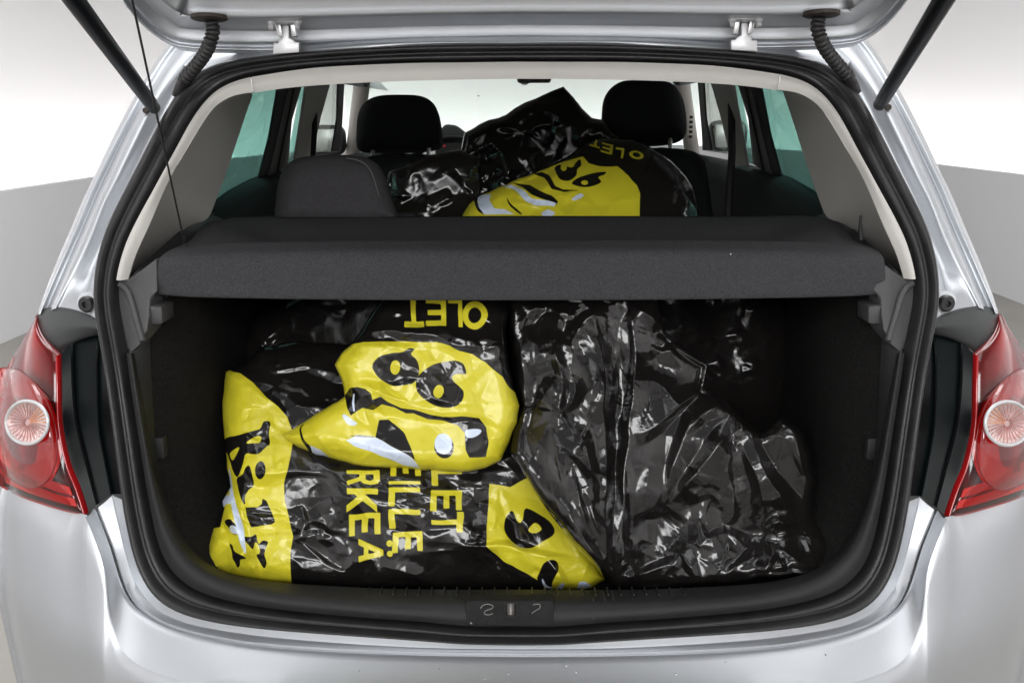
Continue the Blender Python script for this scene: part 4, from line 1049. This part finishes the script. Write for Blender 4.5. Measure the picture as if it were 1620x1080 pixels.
fB = [([(322, 890), (345, 862), (352, 812)], 9, 10, 10), ([(330, 905), (362, 880), (392, 878)], 9, 8, 12), ([(356, 915), (372, 890), (396, 862)], 9, 8, 8), ([(340, 846), (366, 842), (390, 850)], -8, 10, 10), ([(366, 800), (390, 822), (420, 828)], 8, 10, 10), ([(415, 915), (430, 880), (456, 866)], 6, 10, 14), ([(455, 760), (500, 752), (560, 762), (640, 758), (720, 768)], 5, 12, 16), ([(470, 790), (530, 782), (600, 800), (660, 830), (700, 880)], 9, 22, 26), ([(560, 800), (640, 798), (720, 820), (780, 870), (830, 915)], 7, 16, 20), ([(460, 850), (500, 800), (540, 780)], -6, 14, 12),
      ([(600, 890), (640, 900), (680, 925)], 8, 16, 10), ([(540, 905), (580, 880), (610, 925)], 8, 14, 14), ([(700, 850), (760, 880), (800, 925)], 5, 16, 16), ([(480, 800), (486, 830), (470, 860)], 8, 6, 16),
      ([(357, 590), (362, 680), (372, 770), (392, 850), (405, 915)], 5, 40, 10), ([(350, 800), (372, 850), (385, 915)], 12, 12, 10), ([(378, 860), (392, 890), (412, 918)], 10, 8, 8), ([(335, 850), (360, 870), (372, 915)], 8, 12, 12), ([(365, 645), (410, 640), (455, 665)], 4, 14, 18), ([(370, 740), (410, 725), (455, 712)], 3, 10, 12), ([(400, 830), (430, 815), (460, 820)], -4, 10, 12),
      ([(800, 790), (850, 850), (880, 900), (900, 930)], 7, 20, 14), ([(780, 800), (800, 850), (850, 900)], 4, 10, 10), ([(870, 880), (890, 905), (898, 930)], 9, 6, 8), ([(400, 572), (450, 576), (510, 570)], 7, 12, 10), ([(425, 590), (480, 582), (530, 590)], 5, 8, 10)]
fold_tone = film(11, 9, 3.6, 11, (1.6, 2.0, 1.5), .15, fB, 0)
YB = lambda X, Y: .108 + (930 - Y) * .00033 + np.clip(745 - Y, 0, 300) * .00040 + .00018 * np.abs(X - 640) * (X > 640) + .015 * np.exp(-((X - 350) / 22.0) ** 2)
bB = solid('full_carrier_bag', bagB_out, YB, film_mat('printed_film', layB), None, step=1.8, thick=.06, rnd=26, relief=fold_tone, layers=layB, back=.25, smooth_poly=False)
tag(bB, 'stuffed black carrier bag with yellow text lines, lying at bottom left on the boot sill', 'plastic bag', 'plastic bags packed in the car')

# ---- upper bag with the yellow disc -----------------------------------------------------
bagA_out = [(446, 687), (470, 674), (500, 656), (524, 640), (546, 626), (540, 600), (530, 577), (540, 558), (556, 545), (572, 522), (588, 496), (606, 470), (640, 440), (720, 432), (796, 436), (806, 480), (800, 530), (806, 580), (814, 620), (822, 641), (817, 668), (806, 700), (791, 728), (768, 740), (742, 746), (700, 744), (640, 741), (560, 735), (500, 718), (472, 706), (456, 697)]
yA = [(430, 687), (470, 660), (500, 640), (530, 625), (520, 590), (520, 575), (535, 556), (552, 546), (575, 541), (600, 540), (650, 540), (690, 541), (712, 546), (727, 555), (748, 560), (768, 572), (779, 583), (795, 595), (806, 613), (840, 641), (830, 760), (440, 760)]
kA = [sm([(589, 578), (600, 564), (618, 559), (638, 557), (648, 551), (656, 552), (650, 560), (658, 568), (663, 580), (662, 593), (653, 606), (636, 610), (620, 609), (604, 600), (593, 589)]),
      sm(Z([(440, 410), (450, 350), (500, 290), (580, 250), (680, 233), (750, 232), (785, 255), (800, 315), (745, 318), (700, 335), (705, 370), (750, 410), (778, 450), (770, 510), (720, 555), (650, 562), (570, 545), (500, 500), (455, 455)], 560, 520, 4.5)),
      Z([(-70, 470), (-30, 420), (20, 412), (80, 425), (115, 455), (130, 505), (190, 485), (240, 520), (330, 560), (430, 575), (540, 610), (630, 625), (760, 622), (895, 635), (945, 700), (958, 800), (945, 915), (820, 915), (795, 860), (790, 740), (740, 685), (640, 652), (520, 640), (420, 600), (370, 600), (290, 560), (200, 538), (140, 578), (60, 562), (0, 600), (-25, 620), (-50, 560)], 560, 520, 4.5),
      Z([(180, 650), (250, 643), (300, 685), (360, 745), (400, 830), (440, 935), (400, 908), (300, 850), (150, 772), (165, 700)], 560, 520, 4.5), Z([(1130, 700), (1240, 690), (1350, 700), (1370, 720), (1280, 722), (1190, 705)], 340, 560, 5.4),
      sm(Z([(762, 600), (738, 640), (752, 700), (770, 740), (815, 790), (850, 860), (825, 860), (785, 800), (748, 745), (728, 690), (722, 640), (745, 605)], 340, 560, 5.4)), EL(702, 706, 15.5, 19), Z([(560, 676), (600, 720), (655, 744), (610, 740), (575, 700)], 340, 560, 5.4),
      Z([(970, 880), (1050, 900), (1080, 930), (975, 930)], 340, 560, 5.4)]
yA3 = [EL(625, 581, 8, 11, .1), EL(694, 619, 8, 11.5, .15)]
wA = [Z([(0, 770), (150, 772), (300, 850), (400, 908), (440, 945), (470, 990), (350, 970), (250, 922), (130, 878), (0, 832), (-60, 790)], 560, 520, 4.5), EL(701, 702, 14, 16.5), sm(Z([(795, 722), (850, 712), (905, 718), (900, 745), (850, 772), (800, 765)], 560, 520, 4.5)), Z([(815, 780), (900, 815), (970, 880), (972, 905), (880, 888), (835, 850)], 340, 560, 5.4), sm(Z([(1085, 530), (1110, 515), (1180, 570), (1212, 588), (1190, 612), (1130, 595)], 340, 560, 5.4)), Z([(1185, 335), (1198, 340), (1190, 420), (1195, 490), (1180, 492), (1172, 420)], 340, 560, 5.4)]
tA = [flip('O', 731, 477, 771, 521), flip('L', 706, 470, 731, 517), flip('E', 671, 472, 705, 516, 1), flip('T', 637, 472, 670, 517, 2)]
layA = [(YEL, [yA]), (BLK, kA), (YEL, yA3), (WHT, wA), (YEL, tA)]
fA = [([(530, 640), (600, 655), (680, 668), (760, 672), (806, 690)], -7, 12, 14), ([(780, 590), (765, 640), (775, 690), (792, 725)], 7, 26, 20), ([(740, 560), (735, 610), (720, 650)], 3, 16, 16), ([(545, 560), (560, 610), (600, 650)], 4, 16, 12), ([(470, 685), (530, 690), (600, 712), (690, 735)], 6, 18, 14), ([(560, 548), (640, 556), (720, 560)], 4, 8, 12),
      ([(600, 545), (600, 600), (602, 640)], 2.2, 10, 12), ([(640, 600), (690, 640), (700, 670)], 2.5, 10, 14), ([(735, 735), (760, 700), (800, 690)], 4, 10, 10), ([(560, 520), (640, 530), (720, 540), (760, 560)], 9, 14, 12), ([(620, 520), (700, 524), (780, 545)], 6, 8, 8), ([(580, 500), (610, 490), (650, 500)], 4, 10, 10), ([(460, 690), (500, 665), (545, 645)], 3, 8, 10), ([(450, 688), (520, 692), (560, 700)], 4, 10, 10)]
YA = lambda X, Y: .150 + (700 - Y) * .00022 + np.clip(548 - Y, 0, 200) * .0005 + .00012 * np.clip(560 - X, 0, 200)
bA_ = solid('full_carrier_bag', bagA_out, YA, film_mat('printed_film', layA), None, step=1.8, thick=.08, rnd=30, smooth_poly=False, relief=film(11, 8, 3.6, 41, (1, 1.5, 1.4), .5, fA, 0), layers=layA, back=.16)
tag(bA_, 'yellow fronted plastic bag with big black quote marks, resting on top of the text bag', 'plastic bag', 'plastic bags packed in the car')

# ---- large plain black bag on the right ---------------------------------------------------
bagC_out = [(808, 440), (1010, 440), (1042, 474), (1050, 520), (1078, 552), (1120, 576), (1112, 614), (1148, 632), (1184, 671), (1205, 684), (1236, 658), (1268, 680), (1284, 716), (1291, 760), (1288, 800), (1290, 830), (1318, 846), (1342, 860), (1346, 884), (1322, 908), (1256, 908), (1200, 914), (1144, 926), (1060, 930), (1000, 932), (975, 930), (935, 890), (895, 845), (860, 800), (828, 748), (806, 715), (812, 680), (822, 641), (812, 600), (806, 540), (800, 480)]
fC = [([(826, 490), (828, 560), (832, 620), (822, 700), (824, 760)], 10, 10, 14), ([(884, 470), (882, 560), (886, 640), (880, 760)], 12, 12, 12), ([(905, 560), (918, 520), (938, 500), (944, 480)], 9, 10, 12), ([(880, 600), (890, 650), (915, 700), (905, 660), (925, 560)], 6, 8, 8),
      ([(957, 480), (957, 620), (960, 760), (958, 860), (968, 925)], 22, 10, 34), ([(998, 470), (1002, 560), (996, 660), (986, 760), (982, 860), (975, 925)], 22, 18, 9), ([(975, 520), (982, 600), (985, 690)], -6, 8, 8),
      ([(905, 660), (940, 610), (957, 590)], 9, 14, 20), ([(905, 660), (930, 720), (945, 800)], 9, 10, 18), ([(1000, 560), (1030, 570), (1060, 550)], -9, 10, 16), ([(1000, 690), (1040, 672), (1080, 636), (1112, 612)], 20, 26, 8), ([(1000, 600), (1040, 600), (1080, 636)], 7, 18, 18),
      ([(1112, 612), (1098, 650), (1086, 692), (1060, 760), (1052, 795)], 14, 22, 10), ([(1112, 614), (1142, 640), (1184, 672)], 12, 10, 14), ([(1148, 634), (1110, 656), (1088, 690)], 10, 10, 10), ([(1184, 672), (1206, 740), (1232, 780), (1262, 830)], 18, 12, 16), ([(1184, 672), (1140, 700), (1100, 750), (1056, 792)], 14, 14, 12),
      ([(1174, 693), (1190, 740), (1202, 775), (1205, 820), (1196, 835)], 12, 12, 10), ([(1166, 700), (1150, 740), (1166, 800), (1152, 830)], 9, 12, 12), ([(1085, 790), (1120, 760), (1128, 748)], 8, 14, 12), ([(1085, 790), (1120, 778), (1142, 790)], 6, 8, 10), ([(1216, 690), (1250, 700), (1270, 750)], 8, 16, 16), ([(1232, 648), (1262, 700), (1276, 760)], 5, 18, 10),
      ([(800, 720), (850, 800), (900, 860), (972, 928)], 22, 12, 30), ([(860, 770), (900, 810), (940, 880), (965, 925)], 10, 9, 12), ([(905, 740), (920, 790), (938, 850), (942, 855)], 9, 5, 8), ([(925, 770), (940, 800), (948, 850)], 7, 6, 5), ([(890, 710), (915, 740), (950, 795)], 9, 9, 12), ([(935, 745), (960, 755), (955, 790)], 7, 8, 8),
      ([(980, 905), (992, 888), (1010, 905), (1040, 895), (1060, 892), (1080, 905)], 9, 7, 9), ([(985, 930), (1002, 910), (1020, 928)], 7, 8, 8), ([(1103, 815), (1118, 856), (1150, 846), (1180, 868), (1205, 866)], 10, 9, 12), ([(1150, 846), (1148, 880), (1130, 920)], 8, 10, 14), ([(1210, 858), (1234, 824), (1250, 850)], 12, 12, 12), ([(1210, 858), (1250, 845), (1320, 855)], 6, 8, 8),
      ([(1200, 910), (1225, 875), (1245, 872), (1290, 905)], 9, 10, 9), ([(1232, 876), (1240, 906)], 7, 7, 8), ([(1140, 915), (1170, 890), (1210, 868)], 8, 9, 9), ([(1050, 870), (1080, 880), (1110, 925)], 8, 9, 10), ([(1030, 740), (1020, 790), (1026, 830)], 5, 14, 12), ([(1060, 700), (1050, 760), (1030, 815)], 6, 14, 14), ([(1205, 840), (1230, 825), (1270, 838)], 6, 8, 8),
      ([(1000, 480), (1030, 500), (1048, 522)], 9, 8, 8), ([(1030, 545), (1052, 560), (1085, 552)], 8, 8, 9), ([(830, 500), (850, 488), (842, 510)], 7, 8, 8), ([(828, 520), (850, 540), (880, 545)], 6, 8, 12), ([(835, 580), (880, 570), (884, 610)], 7, 14, 10), ([(850, 650), (865, 620), (878, 595)], 7, 8, 12), ([(825, 655), (850, 650), (880, 648)], 5, 6, 6), ([(1000, 822), (1040, 822), (1060, 800)], -10, 10, 14)]
mC = lambda X, Y: np.clip(.12 + .95 * np.exp(-((X - 880) / 90.0) ** 2 - ((Y - 560) / 130.0) ** 2) + .8 * np.exp(-((Y - 880) / 50.0) ** 2) * (X > 985) + .8 * np.exp(-((X - 1040) / 60.0) ** 2 - ((Y - 530) / 50.0) ** 2), 0, 1.25)
def ss(t): t = np.clip(t, 0, 1); return t * t * (3 - 2 * t)
YC = lambda X, Y: -.055 * ss((Y - 835) / 90.0) * ss((X - 1110) / 120.0) + .108 + (930 - Y) * .00031 - np.clip(620 - Y, 0, 300) * .00006 + .00010 * np.clip(X - 1130, 0, 300) - .060 * ss((1000 - X) / 120.0) * ss((Y - 580) / 300.0)
def film_two(X, Y):                                 # hanging folds on the left, broad facets fanning out on the right
    w = np.clip((X - 960) / 60.0, 0, 1); pin = mC(X, Y)
    a = .016 * facets(X, Y, 60, 71, 2.6, 1.52, crease=.1) + .008 * facets(X, Y, 28, 74, 3.2, 1.62, crease=.2) * (.5 + .5 * pin)
    a += .010 * facets(X, Y, 56, 77, 1.8, 1.3, crease=.15) * (.5 + .5 * pin)
    b = .034 * facets(X, Y, 92, 83, 1.7, 1.15, crease=.04) + .006 * facets(X, Y, 44, 86, 1.9, 1.2, crease=.14) * (.35 + .65 * pin)
    s = .0034 * facets(X, Y, 17, 89, 1.3, .6, crease=.3) * np.clip(pin - .35, 0, 1)
    return blur(a * (1 - w) + b * w, 0) + s + folds(X, Y, fC)
bC_ = solid('full_refuse_bag', bagC_out, YC, film_mat('plain_black_film', rough=.14), None, step=1.6, thick=.05, rnd=20, smooth_poly=False, relief=film_two, back=.2)
tag(bC_, 'large shiny black plastic sack with long vertical folds filling the right of the boot', 'plastic bag', 'plastic bags packed in the car')

# ---- darker bags behind ---------------------------------------------------------------------
bagD_out = [(1030, 440), (1230, 440), (1262, 500), (1290, 560), (1310, 620), (1290, 700), (1345, 770), (1352, 850), (1320, 890), (1240, 880), (1140, 800), (1040, 700), (1010, 560)]
fD = [([(1085, 520), (1125, 532), (1118, 548)], 10, 9, 9), ([(1130, 556), (1140, 575), (1134, 588)], 10, 6, 9), ([(1178, 565), (1200, 578), (1176, 585)], 10, 8, 8), ([(1150, 535), (1170, 530), (1185, 545)], 7, 6, 8), ([(1225, 650), (1262, 690), (1275, 760)], 9, 12, 9), ([(1296, 780), (1302, 745), (1310, 720)], 9, 6, 10), ([(1310, 780), (1322, 795), (1334, 800)], 7, 6, 7), ([(1180, 490), (1212, 488), (1226, 505)], 8, 7, 9)]
bD = solid('refuse_bag', bagD_out, lambda X, Y: .36 + (900 - Y) * .0001 + .0005 * (X - 1040), film_mat('black_film_behind', rough=.2), None, step=2.5, thick=.07, rnd=30, smooth_poly=False, relief=film(14, 10, 4, 91, (1.2, 1.2, 1), .4, fD, 1), back=.3)
tag(bD, 'dim black plastic sack in shadow behind the large sack at far right', 'plastic bag', 'plastic bags packed in the car')
bagH_out = [(370, 560), (385, 530), (400, 500), (450, 480), (520, 440), (600, 440), (640, 500), (640, 620), (560, 660), (430, 640), (385, 610)]
fH = [([(405, 548), (412, 543), (420, 552)], 9, 6, 7), ([(398, 530), (420, 528), (432, 534)], 6, 5, 6), ([(540, 556), (556, 566), (570, 560)], 8, 7, 8), ([(480, 548), (505, 552), (535, 565)], 7, 7, 8)]
bH = solid('refuse_bag', bagH_out, lambda X, Y: .38 + (650 - Y) * .0003 - .0005 * (X - 500), film_mat('black_film_behind', rough=.2), None, step=2.5, thick=.07, rnd=30, smooth_poly=False, relief=film(12, 9, 4, 131, (1.2, 1.2, 1), .9, fH, 1), back=.2)
tag(bH, 'dim black plastic sack under the shelf at the back left of the boot', 'plastic bag', 'plastic bags packed in the car')

# ---- bags on the rear seat -----------------------------------------------------------------
bagE_out = [(700, 360), (722, 320), (722, 280), (728, 240), (734, 210), (760, 196), (800, 181), (830, 163), (860, 151), (892, 136), (906, 152), (922, 172), (936, 188), (958, 190), (972, 208), (1000, 222), (990, 260), (960, 300), (900, 340), (860, 370), (760, 372)]
fE = [([(892, 136), (880, 180), (850, 230)], 12, 22, 14), ([(892, 136), (912, 170), (930, 190)], 8, 10, 8), ([(840, 182), (865, 178), (872, 200), (862, 230)], 9, 8, 10), ([(735, 215), (780, 205), (850, 190)], 7, 12, 12), ([(820, 254), (835, 242), (850, 236)], 9, 7, 9), ([(728, 250), (738, 290), (755, 310)], 9, 9, 12), ([(732, 300), (746, 285), (760, 300)], 8, 8, 8), ([(770, 240), (778, 225), (790, 215)], 7, 8, 8), ([(900, 200), (940, 196), (985, 205)], 9, 9, 9), ([(930, 215), (960, 208), (1000, 218)], 6, 6, 6), ([(905, 225), (930, 200), (945, 190)], 7, 9, 9)]
bE = solid('refuse_bag', bagE_out, lambda X, Y: 1.24 + (300 - Y) * .0006 + 0 * X, film_mat('black_film_seat', rough=.2), None, step=2.0, thick=.06, rnd=20, smooth_poly=False, relief=film(26, 20, 9, 171, (1.2, 1.3, 1), .6, fE, 1, (60, 28, 13)), back=.2)
tag(bE, 'tall black plastic sack with a pointed corner, standing between the front seats above the shelf', 'plastic bag', 'plastic bags packed in the car')
bagG_out = [(604, 380), (608, 300), (615, 272), (640, 262), (680, 246), (730, 236), (760, 250), (762, 380)]
fG = [([(612, 285), (640, 268), (700, 244)], 12, 8, 10), ([(628, 320), (632, 310), (640, 322)], 8, 6, 7), ([(700, 300), (708, 315), (716, 325)], 10, 6, 8), ([(668, 312), (676, 325), (670, 335)], 8, 6, 7), ([(690, 250), (720, 262), (735, 300)], 9, 12, 9)]
bG = solid('refuse_bag', bagG_out, lambda X, Y: 1.00 + (300 - Y) * .0006 + 0 * X, film_mat('black_film_seat', rough=.2), None, step=2.0, thick=.06, rnd=20, smooth_poly=False, relief=film(26, 20, 9, 191, (1.2, 1.3, 1), .2, fG, 1, (60, 26, 12)), back=.2)
tag(bG, 'low crumpled black plastic sack beside the rear headrest, above the shelf', 'plastic bag', 'plastic bags packed in the car')
bagF_out = [(725, 372), (732, 338), (742, 322), (762, 308), (800, 292), (850, 270), (900, 246), (925, 226), (960, 218), (1000, 220), (1035, 236), (1062, 256), (1085, 280), (1098, 300), (1106, 335), (1108, 372)]
o_ = (700, 120, 4.05)
yF = Z([(60, 860), (140, 790), (240, 738), (400, 682), (580, 630), (700, 580), (900, 513), (940, 558), (1000, 577), (1120, 580), (1195, 640), (1245, 700), (1265, 760), (1262, 880), (1262, 960), (60, 960)], *o_)
kF = [sm(Z([(720, 588), (760, 572), (825, 590), (850, 560), (880, 533), (890, 572), (862, 600), (855, 640), (810, 674), (760, 665), (732, 630)], *o_)), sm(Z([(828, 692), (870, 652), (940, 628), (1042, 612), (1035, 632), (1000, 650), (1017, 680), (960, 705), (880, 710)], *o_)),
      Z([(578, 625), (640, 618), (680, 640), (722, 705), (770, 728), (890, 738), (780, 745), (700, 722), (650, 655)], *o_), Z([(440, 688), (560, 700), (620, 735), (700, 765), (738, 800), (730, 825), (650, 792), (570, 762), (510, 715)], *o_), sm(Z([(410, 775), (440, 820), (510, 880), (490, 880), (430, 830)], *o_)), sm(Z([(205, 760), (260, 755), (225, 800), (260, 860), (270, 890), (225, 860)], *o_))]
yF3 = [EL(700 + 777 / 4.05, 120 + 590 / 4.05, 4.6, 5.6), EL(700 + 908 / 4.05, 120 + 682 / 4.05, 5.5, 3.5)]
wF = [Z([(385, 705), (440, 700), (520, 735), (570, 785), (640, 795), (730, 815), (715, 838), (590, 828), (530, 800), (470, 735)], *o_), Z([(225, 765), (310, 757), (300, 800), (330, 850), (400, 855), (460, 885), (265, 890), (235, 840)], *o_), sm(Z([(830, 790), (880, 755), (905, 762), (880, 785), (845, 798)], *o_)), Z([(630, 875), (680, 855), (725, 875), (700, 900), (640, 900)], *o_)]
def tilt(ch, x, y, w, h, a, s=4.05):                 # upside-down letter turned by a
    c_, s_ = math.cos(a), math.sin(a); r = lambda u, v: (700 + (x + u * c_ - v * s_) / s, 120 + (y + u * s_ + v * c_) / s)
    return glyph(ch, [r(w, h), r(0, h), r(0, 0), r(w, 0)])
tF = [tilt('O', 1195, 478, 95, 52, .10), tilt('L', 1105, 455, 60, 68, .16), tilt('E', 1020, 425, 78, 62, .22), tilt('T', 958, 402, 70, 50, .30)]
layF = [(YEL, [yF]), (BLK, kF), (YEL, yF3), (WHT, wF), (YEL, tF)]
fF = [([(760, 315), (840, 300), (920, 290)], 5, 14, 14), ([(1060, 262), (1085, 290), (1095, 330)], 9, 8, 12), ([(1050, 300), (1068, 290), (1062, 330)], 8, 8, 8), ([(880, 270), (960, 300), (1000, 335)], 4, 20, 20), ([(1072, 295), (1090, 312), (1102, 332)], 8, 6, 6)]
bF = solid('full_carrier_bag', bagF_out, lambda X, Y: .93 + (340 - Y) * .0017 + 0 * X, film_mat('printed_film', layF), None, step=1.6, thick=.10, rnd=30, smooth_poly=False, relief=film(16, 12, 4.5, 211, (1.2, 1.3, 1), .3, fF, 1, (70, 30, 12)), layers=layF, back=.2)
tag(bF, 'black and yellow carrier bag lying on the rear seat beyond the parcel shelf', 'plastic bag', 'plastic bags packed in the car')
